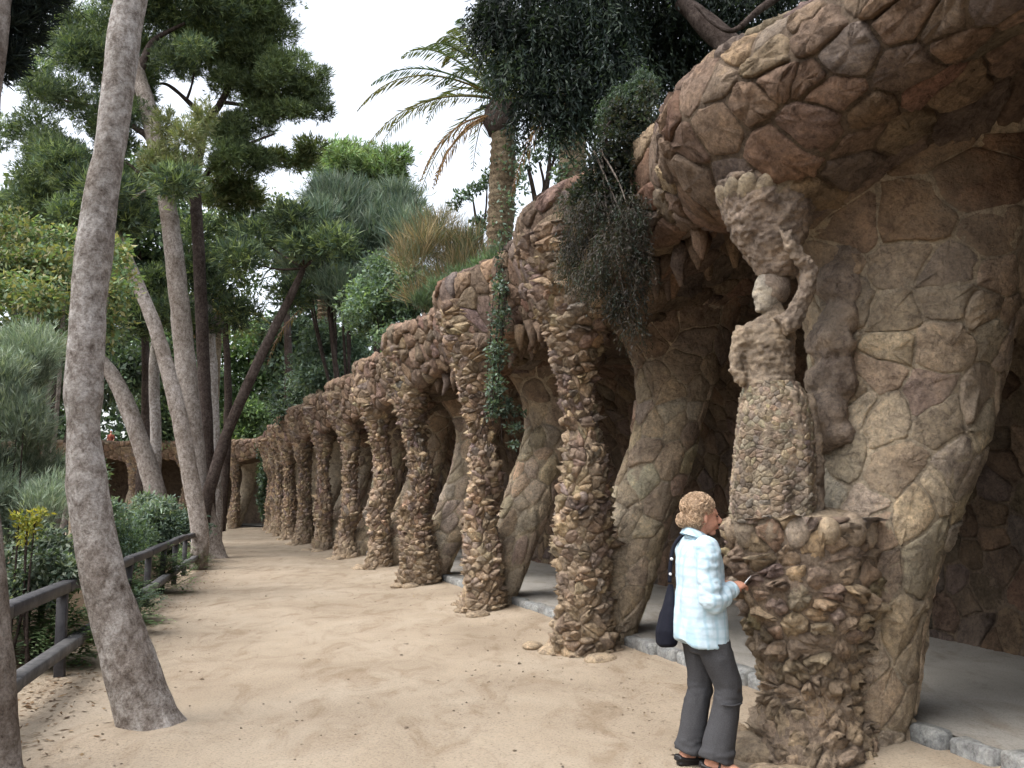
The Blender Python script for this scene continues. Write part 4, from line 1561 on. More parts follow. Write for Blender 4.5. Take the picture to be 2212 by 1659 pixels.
def palm(label, pts, wd, Y, n, L, seed, pal, dead=5, fronds=None, group='palms on the terrace', z0=4.4):
    rng = np.random.default_rng(seed)
    tr = px_path(pts, Y)
    t = thing('palm_tree', label, 'palm tree', (tr[0][0], tr[0][1], z0), group)
    rad = np.array([wd[0]] + list(wd)) * mpp(Y) / 2
    P = np.vstack([[tr[0][0], tr[0][1], z0 - .2], tr])
    v, f = tube(P, rad, 18, 110, .03, 6, seed)
    ph = v[:, 2] * 2 * math.pi / .16
    c = np.stack([np.interp(v[:, 2], P[:, 2], P[:, i]) for i in (0, 1)], -1)
    v[:, :2] += (v[:, :2] - c) * (.05 * np.sin(ph))[:, None]
    obj('trunk', mesh_np('trunk', v, f), M['bark_palm'], t)
    top = tr[-1]
    v, f = ellipsoid(top + [0, 0, -.25], (.36, .36, .45), 14, 10)
    v = v + vnoise(v, 8, 3, 2)[:, None] * .06
    obj('crown_boss', mesh_np('crown_boss', v, f), M['bark_dark'], t)
    root = top + np.array([0, 0, .15])
    for i in range(n):
        az = i * 2.399 + rng.normal(0, .2)
        el = math.radians(np.interp(i / n, [0, 1], [80, 5])) + rng.normal(0, .08)
        obj('frond', frond(rng, root, az, el, L * rng.uniform(.88, 1.08), rng.uniform(.75, 1.15), pal), M['leaf'], t)
    for i in range(dead):
        az = rng.uniform(0, 6.28) if fronds is None else fronds[i % len(fronds)]
        obj('dead_frond', frond(rng, root - [0, 0, .3], az, math.radians(rng.uniform(-25, 0)), L * rng.uniform(.5, .7), 1.1, [(.16, .10, .06), (.2, .13, .07)], 26), M['leaf'], t)
    return t


PALG = [(.085, .12, .055), (.07, .11, .055), (.11, .13, .05), (.13, .125, .045)]
p1 = palm('palm with arching grey green fronds and a thick bare trunk above the portico', [(1078, 560), (1082, 480), (1085, 400), (1087, 330), (1086, 262), (1082, 232)], [58, 60, 60, 56, 52, 50], 17, 40, 3.6, 81, PALG, 3, [2.9, 3.3, 3.7, 2.5, 4.0, 3.1])
p2 = palm('palm trunk wrapped in creeper half hidden by the dark overhanging tree', [(1232, 470), (1234, 400), (1238, 320), (1242, 240), (1246, 170)], [62, 62, 60, 58, 56], 14.5, 22, 3.0, 82, [(.04, .06, .03), (.06, .08, .03)], 3)
# creeper leaves on the two trunks
for par, pts, Y, w, nm in ((p1, [(1085, 520), (1090, 440), (1096, 360), (1100, 300)], 17, 32, 4), (p2, [(1222, 460), (1225, 380), (1230, 300)], 14.5, 34, 3)):
    rng = np.random.default_rng(83 + nm)
    cl = px_clumps([(a, b, w, 46) for a, b in pts], Y - .05)
    foliage('creeper', cl, 1500, 'broad', G_TEAL, rng, .10, .06, par)
palm('low palm with yellowing fronds behind the slanting dark trunk', [(462, 760), (463, 720), (464, 690)], [30, 28, 26], 33, 16, 2.6, 84, [(.16, .15, .05), (.12, .13, .05), (.2, .17, .06)], 2, None, None, 3.0)
palm('broad dark palm with long fronds drooping behind the teal bushes', [(705, 700), (706, 660), (707, 632)], [40, 40, 36], 30, 24, 4.2, 85, [(.05, .08, .045), (.07, .09, .045)], 2, None, None, 4.6)

# ------------------------------------------------------------------ bushes along the terrace
TB = 'bushes along the terrace above the portico'
shrub('teal_bush', 'dark teal bush spilling over the farthest bays of the portico', 'bush', fill_clumps(585, 800, 745, 950, 16, 34, R, 1.2), 33, 8500, 'broad', G_TEAL + G_DARK, .17, .09, 91, 4.6, TB, 4)
shrub('teal_bush', 'rounded teal bush above the middle bays of the portico', 'bush', fill_clumps(620, 690, 860, 870, 24, 40, R, 1.0), 27.5, 12500, 'broad', G_TEAL, .16, .08, 92, 4.6, TB, 5)
shrub('green_bush', 'fresh green bush sitting on the rim below the dry grass', 'bush', fill_clumps(740, 540, 945, 760, 24, 44, R, .9), 21.5, 13000, 'broad', G_MID + G_TEAL, .13, .06, 93, 4.6, TB, 5)
shrub('broom_bush', 'tall grey green broom bush with upright wispy twigs', 'bush', fill_clumps(625, 375, 935, 720, 46, 46, R, 1.2), 25, 30000, 'broom', G_TEAL + G_GREY, .48, .026, 94, 4.6, None, 12, .6, 'twigs', 'bark_dark', .05)
rng = np.random.default_rng(95)
shrub('dry_grass_tuft', 'straw coloured clump of dry grass stems between broom and palm', 'dry grass', fill_clumps(850, 440, 1050, 690, 26, 34, R, .8), 18.5, 2900, 'broom', [(.30, .23, .13), (.24, .18, .10), (.12, .13, .08), (.20, .16, .10), (.10, .13, .08)], .62, .011, 95, 4.6, None, 8, .6, 'stalks', 'bark_brown', .015)
shrub('rim_grass', 'green grass fringe on the rim below the palm', 'grass tuft', [(950, 625, 30, 18), (1000, 600, 34, 20), (1045, 580, 30, 22), (1080, 560, 30, 22), (915, 655, 28, 20)], 16.5, 1300, 'broom', G_MID, .22, .012, 96, 4.6, None, 0, .6, 'blades')
rng = np.random.default_rng(97)
t = thing('sapling', 'slender branching sapling seen against the sky between the palm trunks', 'tree', tuple(at(1165, 470, 19) * [1, 1, 0] + [0, 0, 4.4]))
branches('limb', [([(1160, 520), (1158, 450), (1150, 400), (1140, 360)], 16, 7), ([(1160, 470), (1178, 420), (1186, 360), (1190, 310)], 16, 7), ([(1165, 440), (1175, 400), (1165, 350)], 9, 5), ([(1186, 380), (1200, 330), (1205, 290)], 8, 4)], 19, M['bark_dark'], t)
cl = px_clumps([(1140, 345, 24, 30), (1188, 300, 26, 26), (1205, 330, 18, 34), (1165, 330, 20, 24), (1130, 400, 14, 20), (1120, 370, 16, 18)], 19)
foliage('leaves', cl, 700, 'broad', G_TEAL, rng, .13, .06, t)
t = thing('sapling', 'thin leafy sapling leaning between the dry grass and the palm', 'tree', tuple(at(1045, 570, 19) * [1, 1, 0] + [0, 0, 4.4]))
branches('limb', [([(1052, 570), (1040, 520), (1028, 470), (1020, 420)], 11, 4), ([(1040, 520), (1050, 450), (1052, 400)], 7, 3)], 19, M['bark_dark'], t)
cl = px_clumps([(1000, 420, 26, 12), (1028, 405, 22, 12), (985, 440, 12, 14), (1052, 385, 12, 22), (1035, 480, 20, 22), (1010, 520, 22, 26)], 19)
foliage('leaves', cl, 900, 'broad', G_TEAL + G_DARK, rng, .13, .06, t)

# ------------------------------------------------------------------ the dark tree leaning over the portico
rng = np.random.default_rng(101)
YD = 9.8
t = thing('overhanging_tree', 'dark feathery tree hanging over the portico in front of the palms', 'tree', (3.4, 9.6, 4.6))
v, f = tube([[3.4, 9.6, 4.3], [3.1, 9.4, 5.6], [2.6, 9.3, 6.6], [2.0, 9.5, 7.4]], [.22, .2, .17, .1], 12, 40, .03, 4, 2)
obj('trunk', mesh_np('trunk', v, f), M['bark_dark'], t)
cl = px_clumps([(1090, 40, 75, 70), (1180, 60, 90, 80), (1290, 50, 95, 90), (1400, 60, 95, 80, .6), (1500, 30, 90, 70, .3), (1120, 140, 70, 60), (1220, 170, 85, 60), (1330, 160, 90, 65), (1440, 140, 70, 50, .6), (1240, 240, 55, 45), (1160, 220, 55, 40), (1600, -10, 90, 50), (1700, -40, 90, 45),
                (1330, 235, 40, 40), (1060, 10, 40, 50), (1200, -60, 150, 60), (1400, -60, 150, 60), (1590, 50, 50, 30, .5), (1500, 105, 50, 34, .6)], YD)
foliage('crown', cl, 7600, 'droop', [(.020, .032, .027), (.028, .042, .032), (.016, .024, .022), (.036, .052, .033)], rng, .10, .022, t)
branches('limb', [([(1640, 20), (1585, 66), (1540, 50), (1500, 10)], 15, 6), ([(1700, -20), (1640, 22), (1600, 58)], 20, 15)], YD - 1.2, M['bark_dark'], t)
shrub('lit_spray', 'mid green spray of leaves beside the dark overhanging tree', 'branch', [(1360, 195, 34, 24), (1325, 225, 30, 26), (1390, 165, 28, 20)], 9.2, 700, 'droop', G_DARK + G_MID[2:3], .055, .014, 104, 4.6, None, 3, .5, 'leaves', 'bark_dark', .015)

YS = 7.2
shrub('overhanging_shrub', 'black green shrub filling the notch beside the swollen rim', 'shrub', [(1340, 300, 55, 55), (1390, 260, 36, 60), (1300, 350, 45, 40), (1365, 370, 50, 50), (1280, 390, 34, 28), (1395, 330, 30, 70), (1320, 420, 60, 40), (1260, 420, 36, 30, .5), (1385, 410, 26, 50), (1340, 240, 40, 30), (1400, 200, 24, 30)],
      YS, 9000, 'broad', [(.026, .036, .031), (.036, .046, .036), (.042, .042, .032)], .05, .024, 105, 4.6, None, 6, .5, 'leaves', 'bark_dark', .02)
shrub('trailing_plant', 'withered brown grey plant trailing over the rim between the two nearest columns', 'plant', [(1235, 430, 36, 34, .9), (1290, 450, 55, 50, .2), (1360, 460, 42, 60), (1260, 510, 46, 50, .5), (1330, 530, 55, 60), (1385, 560, 22, 70), (1290, 590, 50, 50, .3), (1350, 640, 40, 44), (1370, 700, 26, 30), (1230, 560, 26, 50, .8)],
      6.95, 2100, 'droop', [tuple(x * .33 for x in c) for c in G_BROWN * 3 + G_GREY[3:] + G_TEAL[2:3]], .045, .009, 106, 4.6, None, 4, .5, 'strands', 'bark_brown', .010)
# hanging ivy
rng = np.random.default_rng(107)
YI = 10.6
t = thing('ivy', 'blue green ivy hanging in a long strand from the rim before the second arch', 'plant', tuple(at(1085, 545, YI)))
mb = MB()
for k in range(9):
    dx = rng.normal(0, 12)
    pts = [(1088 + dx * .4, 530), (1086 + dx, 620), (1078 + dx, 720), (1070 + dx, 820), (1075 + dx * 1.4 + rng.normal(0, 16), 880 + rng.uniform(-20, 90))]
    v, f = tube(px_path(pts, YI + rng.normal(0, .05)), [.008, .004], 5, 24) if False else tube(px_path(pts, YI + rng.normal(0, .05)), np.full(5, .006), 5, 24)
    mb.add(v, f)
obj('vine', mb, M['bark_dark'], t)
cl = px_clumps([(1088, 560, 20, 34), (1084, 620, 22, 40), (1080, 690, 24, 40), (1074, 760, 26, 42), (1070, 830, 24, 40), (1066, 880, 20, 30), (1096, 880, 22, 22), (1110, 925, 20, 12), (1112, 960, 16, 8), (1126, 890, 14, 8)], YI)
foliage('leaves', cl, 1900, 'broad', [tuple(x * .62 for x in c) for c in G_TEAL], rng, .055, .036, t)
shrub('rim_weed', 'small dark weed on the vault above the picture edge', 'plant', [(2120, 0, 50, 18), (2190, -5, 50, 16)], 4.3, 500, 'broad', G_DARK, .05, .02, 108, 4.7, None, 0)
# greenery over the far arches
rng = np.random.default_rng(111)
shrub('arch_bush', 'dark bush hanging over the far arches below the thin whitish trunk', 'bush', fill_clumps(268, 850, 420, 985, 13, 32, R, .5), 47.8, 7000, 'broad', G_DARK + G_MID, .26, .14, 112, 4.6, 'bushes over the far arches', 4)
shrub('arch_bush', 'bright leafy bush above the far arch next to the slanting trunk', 'bush', fill_clumps(455, 860, 600, 985, 16, 32, R, .5), 47.4, 7000, 'broad', G_BRIGHT + G_MID, .26, .14, 113, 4.6, 'bushes over the far arches', 4)
shrub('arch_creeper', 'dark creeper covering the pier where the portico turns', 'creeper', [(572, 960, 16, 40), (575, 1020, 15, 45), (572, 1080, 13, 40)], 44.6, 2200, 'broad', G_DARK, .22, .12, 114, 0.0, None, 2)
# ------------------------------------------------------------------ the washerwoman statue on her pedestal
YT = 5.40
MS = mpp(YT)


def ring(px, py, hw, depth=.9, k=40, Y=YT, lobes=None, skew=0.0):
    a = np.linspace(0, 2 * math.pi, k, endpoint=False)
    c = at(px, py, Y)
    r = np.ones(k) if lobes is None else 1 + lobes(a)
    return np.stack([c[0] + np.cos(a) * hw * MS * r, c[1] + np.sin(a) * hw * MS * depth * r, c[2] + 0 * a + skew * np.cos(a) * hw * MS], -1)


statue = thing('stone_statue', 'stone washerwoman carrying a basket on her head, standing on a rough stone pedestal', 'statue', at(1680, 1125, YT))
fold = lambda a: .05 * np.cos(7 * a + .6) + .03 * np.cos(12 * a)
# skirt: a core with fine courses of little stones
rg = [(1672, 1130, 88, 1.0), (1672, 1060, 88, .95), (1674, 980, 84, .8), (1674, 910, 78, .6), (1670, 860, 68, .4), (1664, 828, 56, .2)]
rings = [ring(x, y, h, .9, 48, YT, lambda a, q=q: q * fold(a)) for x, y, h, q in rg]
dense = catmull(np.array(rings).reshape(len(rings), -1), 60).reshape(60, 48, 3)
closed = np.concatenate([dense, dense[:, :1]], 1)
us = np.linspace(0, 2 * math.pi * 80 * MS, 49)
vs = np.concatenate([[0], np.cumsum(np.linalg.norm(np.diff(dense[:, 0], axis=0), axis=1))])
SK = Surface(closed, us, vs)
if SK.Nn[30, 0] @ np.array([1, 0, 0]) < 0:
    SK.Nn = -SK.Nn
skirt = obj('skirt', SK.core('skirt', -.002, .012, 16, 2, (.28, .225, .17)), M['statue'], statue)
rng = np.random.default_rng(401)
b4 = (0, us[-1], 0.0, vs[-1])
P = seeds(b4, .062, 2.2, rng, .3, None, True)
rest = lay_stones('skirt_stone', SK, voronoi(P, b4), P, skirt, M['statue'], .008, .001, PAL_PILLAR * .62, rng, 0, .35, .35, False, None, 5, None, (.02, 12))
obj('skirt_stones', rest, M['statue'], skirt)['kind'] = 'stuff'
# apron fold hanging at her side
mb = MB()
v, f = tube(px_path([(1742, 850), (1750, 930), (1752, 1020), (1750, 1125)], YT - .02), np.array([16, 24, 28, 30]) * MS, 14, 30)
mb.add(v, f)
v, f = tube(px_path([(1715, 845), (1722, 930), (1722, 1030), (1718, 1125)], YT - .17), np.array([8, 13, 15, 16]) * MS, 12, 30)
mb.add(v, f)
me = fuse(mb, .014, 2)
displace(me, .022, 20, 5, 4, (.6, .6, 1.6))
set_col(me, np.array([.27, .215, .165]) * (1 + .25 * vnoise(coords(me) * [1, 1, 3], 9, 2, 2))[:, None])
obj('drapery', me, M['statue'], statue)
# torso
mb = MB()
mb.add(*loft([ring(1662, 842, 58, .85), ring(1660, 815, 56, .8), ring(1656, 780, 60, .8), ring(1652, 742, 64, .82), ring(1656, 712, 60, .75), ring(1668, 692, 42, .65), ring(1672, 676, 22, .8), ring(1670, 650, 18, .9)]))
mb.add(*ellipsoid(at(1622, 742, YT - .02), (34 * MS, .10, 30 * MS)))
mb.add(*tube(px_path([(1612, 712), (1596, 742), (1589, 775), (1592, 800), (1606, 830)], YT - .06), np.array([20, 17, 14, 13, 12]) * MS, 12, 26))
me = fuse(mb, .012, 3)
displace(me, .012, 14, 6, 2)
displace(me, .022, 34, 7, 3, (.8, .8, 1.6))
set_col(me, np.array([.29, .23, .172]) * (1 + .4 * vnoise(coords(me), 14, 2, 3))[:, None])
obj('torso', me, M['statue'], statue)
# raised arm holding the basket
mb = MB()
mb.add(*tube(px_path([(1688, 705), (1712, 688), (1730, 655, -.02), (1744, 612, -.05), (1746, 585, -.05), (1728, 556, -.08), (1706, 530, -.10), (1700, 512, -.10)], YT - .16), np.array([24, 22, 19, 17, 18, 15, 12, 7]) * MS, 14, 50))
for dx in (-8, -2, 5):
    mb.add(*tube(px_path([(1704, 530, -.10), (1701 + dx, 512, -.1), (1698 + dx * 1.4, 498, -.09)], YT - .16), np.array([6, 5, 3.5]) * MS, 8, 10))
me = fuse(mb, .010, 2)
displace(me, .022, 36, 9, 3)
set_col(me, np.array([.29, .23, .18]) * (1 + .4 * vnoise(coords(me), 14, 4, 3))[:, None])
obj('raised_arm', me, M['statue'], statue)
# head: smooth pale face looking out over the path
mb = MB()
hc = at(1662, 634, YT)
fx = np.array([-1.0, -.25, 0]) / np.linalg.norm([1, .25])
sy = np.array([-fx[1], fx[0], 0])
Rh = np.array([fx, sy, [0, 0, 1]])


def hd(c, r):
    v, f = ellipsoid((0, 0, 0), r, 20, 14)
    return (v + np.array(c)) * 1.13 @ Rh + hc, f


mb.add(*hd((0, 0, .02), (.088, .075, .11)))
mb.add(*hd((.03, 0, -.04), (.062, .056, .085)))
mb.add(*hd((.092, 0, -.012), (.018, .013, .030)))
mb.add(*hd((.068, 0, .022), (.025, .05, .014)))
mb.add(*hd((.080, 0, -.055), (.014, .026, .010)))
mb.add(*hd((.070, 0, -.095), (.022, .026, .022)))
me = fuse(mb, .007, 3)
displace(me, .004, 25, 5, 3)
set_col(me, np.array([.37, .33, .275]) * (1 + .2 * vnoise(coords(me), 20, 3, 3))[:, None])
obj('head', me, M['statue'], statue)
v, f = hd((-.028, 0, .035), (.098, .094, .108))
obj('headcloth', mesh_np('headcloth', v + vnoise(v, 20, 3, 3)[:, None] * .012, f, np.ones((len(v), 3)) * (.25, .20, .16)), M['statue'], statue)
# basket
bk = [(1682, 604, 34), (1676, 575, 50), (1668, 540, 66), (1662, 500, 84), (1660, 465, 96), (1661, 440, 106), (1664, 418, 116), (1668, 400, 126)]
rings = [ring(x, y, h, .95, 48, YT) for x, y, h in bk]
dense = catmull(np.array(rings).reshape(len(rings), -1), 40).reshape(40, 48, 3)
mb = MB()
mb.add(*loft(dense))
me = fuse(mb, .016, 1)
displace(me, .025, 12, 11, 3)
displace(me, .022, 36, 12, 3, (.8, .8, 1.6))
set_col(me, np.array([.28, .22, .175]) * (1 + .4 * vnoise(coords(me), 11, 2, 3))[:, None])
basket = obj('basket', me, M['statue'], statue)
for k in range(9):                                             # row of pale leaf-like stones under the vault
    a = math.radians(-178 + k * 22)
    c = at(1660, 430, YT)
    d = np.array([math.cos(a), math.sin(a) * .95, 0])
    v, f = ellipsoid((0, 0, 0), (.078, .040, .082), 10, 8)
    v = v * (1 + .25 * vnoise(v + k * 4.1, 8, 3, 2))[:, None]
    tl = .75
    r3 = np.array([[-d[1], d[0], 0], d, [0, 0, 1]])
    v = np.stack([v[:, 0] + v[:, 2] * .7, v[:, 1] + v[:, 2] * tl, v[:, 2]], -1) @ r3
    obj('leaf_stone', mesh_np('leaf_stone', v + c + d * 98 * MS + [0, 0, -.012], f, np.ones((len(v), 3)) * np.array([.40, .335, .25]) * rng.uniform(.75, 1.15)), M['statue'], basket)

# ------------------------------------------------------------------ the woman
HEAD = math.radians(8)
WB = np.array([1.13, 5.24, 0.0])
WB[2] = float(path_z(np.array([WB[0]]), np.array([WB[1]]))[0])
WR = np.array([[math.cos(HEAD), math.sin(HEAD), 0], [-math.sin(HEAD), math.cos(HEAD), 0], [0, 0, 1]])


def W(v):
    return np.asarray(v, float) @ WR + WB


def Wme(me):
    set_coords(me, W(coords(me)))
    return me


woman = thing('person', 'woman with curly blond hair, pale blue checked shirt and grey trousers beside the portico', 'person', WB)


def ering(z, a, b, cx=0, cy=0, k=36, wob=0, tilt=0):
    t = np.linspace(0, 2 * math.pi, k, endpoint=False)
    p = 2.3
    x = np.sign(np.cos(t)) * np.abs(np.cos(t)) ** (2 / p)
    y = np.sign(np.sin(t)) * np.abs(np.sin(t)) ** (2 / p)
    return np.stack([cx + a * x, cy + b * y, z + wob * np.cos(2 * t) + tilt * x], -1)


def hand(mb, wrist, d, palm_n, side, curl):
    """Palm, four unequal bent fingers and a thumb leaving the side of the palm."""
    d, palm_n = unit(np.array(d)), unit(np.array(palm_n))
    s = unit(np.cross(d, palm_n)) * side
    c = np.array(wrist) + d * .045
    v, f = ellipsoid((0, 0, 0), (.048, .038, .016), 14, 9)
    mb.add(v @ np.array([d, s, palm_n]) + c, f)
    for k, (o, L) in enumerate(((-.028, .062), (-.010, .074), (.009, .078), (.026, .070))):
        p = [np.array(wrist) + d * .055 + s * o]
        ang = .15
        for q, fr in enumerate((.25, .42, .33, .27)):
            p.append(p[-1] + (d * math.cos(ang) + palm_n * math.sin(ang)) * L * fr * 1.1)
            ang += curl * (.5 + .2 * q)
        mb.add(*tube(p, [.0085, .0085, .0078, .007, .0055], 8, 14))
    p0 = np.array(wrist) + d * .022 + s * .026
    mb.add(*tube([p0, p0 + d * .022 + s * .020 + palm_n * .008, p0 + d * .046 + s * .024 + palm_n * .018, p0 + d * .064 + s * .018 + palm_n * .026], [.013, .011, .009, .006], 8, 14))


rs, re, rw = np.array([-.02, -.165, 1.265]), np.array([-.005, -.215, .985]), np.array([.150, -.125, 1.035])
ls, le, lw_ = np.array([-.02, .165, 1.265]), np.array([.01, .21, .985]), np.array([.15, .10, 1.03])
mb = MB()
mb.add(*loft([ering(.78, .09, .14), ering(.9, .095, .145), ering(1.02, .085, .125), ering(1.15, .095, .15), ering(1.24, .085, .16), ering(1.29, .055, .10), ering(1.315, .045, .05)]))
mb.add(*tube([(-.02, 0, 1.27), (-.012, 0, 1.33), (.005, 0, 1.40)], [.058, .050, .050], 14, 16))
hx = .018


def head_e(c, r):
    mb.add(*ellipsoid((c[0] + hx, c[1], c[2]), r, 22, 15))


head_e((-.015, 0, 1.468), (.090, .072, .092))
head_e((.030, 0, 1.420), (.062, .055, .078))
head_e((.062, 0, 1.472), (.026, .052, .030))
head_e((.058, 0, 1.352), (.024, .026, .020))
for q in (-1, 1):
    head_e((.062, q * .028, 1.405), (.026, .020, .024))
    head_e((-.005, q * .073, 1.432), (.016, .010, .028))
    head_e((.075, q * .028, 1.462), (.016, .018, .007))
mb.add(*tube([(.092 + hx, 0, 1.455), (.104 + hx, 0, 1.435), (.114 + hx, 0, 1.418), (.098 + hx, 0, 1.406)], [.007, .010, .013, .009], 10, 14))
mb.add(*ellipsoid((.088 + hx, 0, 1.388), (.012, .022, .006), 12, 8))
mb.add(*ellipsoid((.084 + hx, 0, 1.376), (.012, .019, .007), 12, 8))
for sh, el, wr in ((rs, re, rw), (ls, le, lw_)):
    mb.add(*tube([sh + [0, -np.sign(sh[1]) * .03, .0], sh, (sh + el) / 2, el, (el + wr) / 2, wr], [.045, .046, .041, .036, .034, .024], 12, 30))
hand(mb, rw, (.85, .5, .28), (-.1, .35, -.8), 1, .62)
hand(mb, lw_, (.85, -.5, .2), (-.1, -.35, -.8), -1, .62)
legs = {'r': [(.0, -.08, .80), (.06, -.088, .62), (.115, -.092, .455), (.075, -.10, .27), (.005, -.105, .085)], 'l': [(-.005, .08, .80), (.0, .08, .62), (.005, .08, .455), (-.04, .083, .27), (-.085, .085, .085)]}
for q in legs.values():
    mb.add(*tube(q, [.082, .072, .052, .050, .034], 14, 30))
feet = {'r': (np.array([.0, -.105, 0.0]), math.radians(-38)), 'l': (np.array([-.085, .085, .0]), math.radians(6))}
for q, (c, a) in feet.items():
    d = np.array([math.cos(a), math.sin(a), 0])
    mb.add(*tube([c + [0, 0, .10], c - d * .02 + [0, 0, .05], c - d * .035 + [0, 0, .036]], [.034, .034, .028], 12, 12))
    mb.add(*tube([c - d * .03 + [0, 0, .036], c + d * .05 + [0, 0, .045], c + d * .12 + [0, 0, .032], c + d * .175 + [0, 0, .024]], [.028, .034, .034, .018], 12, 16))
me = fuse(mb, .0055, 2)
obj('body', Wme(me), M['skin'], woman)
for q in (-1, 1):
    v, f = ellipsoid((.083 + hx, q * .028, 1.447), (.006, .012, .006), 10, 8)
    obj('eye', mesh_np('eye', W(v), f), M['eye'], woman)
mb = MB()
mb.add(*ellipsoid((.0925 + hx, 0, 1.3885), (.0095, .021, .0045), 12, 8))
mb.add(*ellipsoid((.0885 + hx, 0, 1.3755), (.0095, .018, .0055), 12, 8))
obj('lips', mesh_np('lips', W(mb.arrays()[0]), mb.f), M['lip'], woman)

# shirt: hangs loose over the trousers, rolled at the wrist
mb = MB()
mb.add(*loft([ering(.715, .155, .19, -.012, 0, 36, .022), ering(.80, .152, .19, -.012, 0, 36, .008), ering(.93, .142, .182, -.01), ering(1.05, .132, .178, -.008), ering(1.16, .128, .182, -.008), ering(1.24, .112, .185, -.014),
             ering(1.285, .088, .155, -.018), ering(1.315, .062, .09, -.020), ering(1.335, .054, .062, -.016, 0, 36, 0, -.012)]))
for sh, el, wr in ((rs, re, rw), (ls, le, lw_)):
    wr2 = el + (wr - el) * .90
    q = np.sign(sh[1])
    mb.add(*tube([sh + [0, -q * .05, .0], sh + [0, q * .004, -.01], (sh + el) / 2 + [-.012, 0, 0], el + [-.018, q * .006, -.012], el + (wr - el) * .3 + [0, 0, -.014], el + (wr - el) * .65 + [0, 0, -.008], wr2], [.066, .074, .070, .066, .063, .054, .045], 18, 44))
me = fuse(mb, .0085, 3)
v, nm = coords(me), normals(me)
arm = np.clip((np.abs(v[:, 1]) - .17) / .04, 0, 1)
wr_ = vnoise(v * [1, 1, .55], 11, 3, 3) * .010 + vnoise(v * [1.0, 1.0, 2.2], 16, 8, 2) * .010 * (arm + .25 * np.exp(-((v[:, 2] - .95) / .12) ** 2))
vert = np.sin(np.arctan2(v[:, 1], v[:, 0]) * 6 + v[:, 2] * 3) * .008 * np.clip((1.1 - v[:, 2]) / .3, 0, 1) * (1 - arm)
set_coords(me, v + nm * (wr_ + vert)[:, None])
shirt = obj('shirt', Wme(me), M['shirt'], woman)
v, f = loft([ering(1.30, .066, .085, -.026, 0, 36, 0, -.02), ering(1.335, .060, .070, -.022, 0, 36, 0, -.024), ering(1.362, .060, .066, -.022, 0, 36, 0, -.03), ering(1.352, .070, .078, -.026, 0, 36, 0, -.03), ering(1.318, .086, .10, -.03, 0, 36, 0, -.03)])
obj('collar', mesh_np('collar', W(v), f[:-2]), M['shirt'], shirt)
for el, wr in ((re, rw), (le, lw_)):
    a, b = el + (wr - el) * .80, el + (wr - el) * .95
    v, f = tube([a + [0, 0, -.004], b], [.049, .047], 20, 6, .004, 20, 3)
    obj('cuff', mesh_np('cuff', W(v), f), M['shirt'], shirt)
for z in (.80, .88, .96, 1.04, 1.12, 1.20):
    r = np.interp(z, [.7, .93, 1.05, 1.16, 1.24], [.15, .137, .130, .127, .105])
    v, f = ellipsoid((r, .012, z), (.004, .006, .006), 8, 6)
    obj('button', mesh_np('button', W(v), f), M['metal'], shirt)

# trousers with wide hems
mb = MB()
mb.add(*loft([ering(.66, .088, .125), ering(.72, .105, .150), ering(.80, .118, .158), ering(.90, .108, .145), ering(.95, .09, .12)]))
mb.add(*tube([(.0, -.082, .80), (.055, -.09, .64), (.108, -.094, .47), (.088, -.10, .36), (.055, -.103, .22), (.018, -.106, .075)], [.098, .094, .082, .080, .086, .098], 20, 50))
mb.add(*tube([(-.01, .082, .80), (.0, .082, .64), (.008, .082, .46), (-.022, .084, .33), (-.05, .085, .2), (-.075, .086, .075)], [.096, .090, .078, .078, .082, .090], 20, 50))
me = fuse(mb, .0085, 3)
v, nm = coords(me), normals(me)
kn = np.exp(-((v[:, 2] - .43) / .07) ** 2) + np.exp(-((v[:, 2] - .12) / .06) ** 2) + .6 * np.exp(-((v[:, 2] - .7) / .06) ** 2)
set_coords(me, v + nm * (vnoise(v * [1, 1, .4], 12, 5, 3) * .011 + vnoise(v * [.8, .8, 2.2], 15, 6, 2) * .013 * kn)[:, None])
tr = obj('trousers', Wme(me), M['trousers'], woman)
if True:
    v, f = tube([(.03, -.186, .395), (.10, -.188, .388), (.165, -.15, .392)], [.006, .006, .006], 6, 12)
    obj('knee_seam', mesh_np('knee_seam', W(v), f), M['trousers'], tr)

# flat black shoes with an open instep and a strap
for q, (c, a) in feet.items():
    d, s = np.array([math.cos(a), math.sin(a), 0]), np.array([-math.sin(a), math.cos(a), 0])
    mb = MB()
    L = [(-.068, .012), (-.055, .029), (-.02, .032), (.04, .032), (.10, .042), (.16, .040), (.195, .026), (.208, .010)]
    lo = [c + d * x + s * w for x, w in L] + [c + d * x - s * w for x, w in L[::-1]]
    lo = np.array(lo)
    mb.add(*loft([lo + [0, 0, .003], lo * 1.0 + [0, 0, .016], c + (lo - c) * .95 + [0, 0, .024]]))
    mb.add(*tube([c - d * .060 + s * .0 + [0, 0, .03], c - d * .058 + [0, 0, .062]], [.026, .022], 12, 6))
    mb.add(*ellipsoid(c + d * .165 + [0, 0, .028], (.040, .040, .022), 16, 9))
    for w in (-1, 1):
        mb.add(*tube([c - d * .06 + s * w * .022 + [0, 0, .045], c + d * .0 + s * w * .034 + [0, 0, .036], c + d * .07 + s * w * .038 + [0, 0, .034], c + d * .15 + s * w * .036 + [0, 0, .03]], [.014, .010, .010, .012], 8, 20))
    mb.add(*tube([c + d * .045 + s * .038 + [0, 0, .035], c + d * .05 + s * .022 + [0, 0, .075], c + d * .05 - s * .022 + [0, 0, .075], c + d * .045 - s * .038 + [0, 0, .035]], [.008] * 4, 8, 18))
    me = fuse(mb, .0055, 2)
    obj('shoe', Wme(me), M['shoe'], woman)

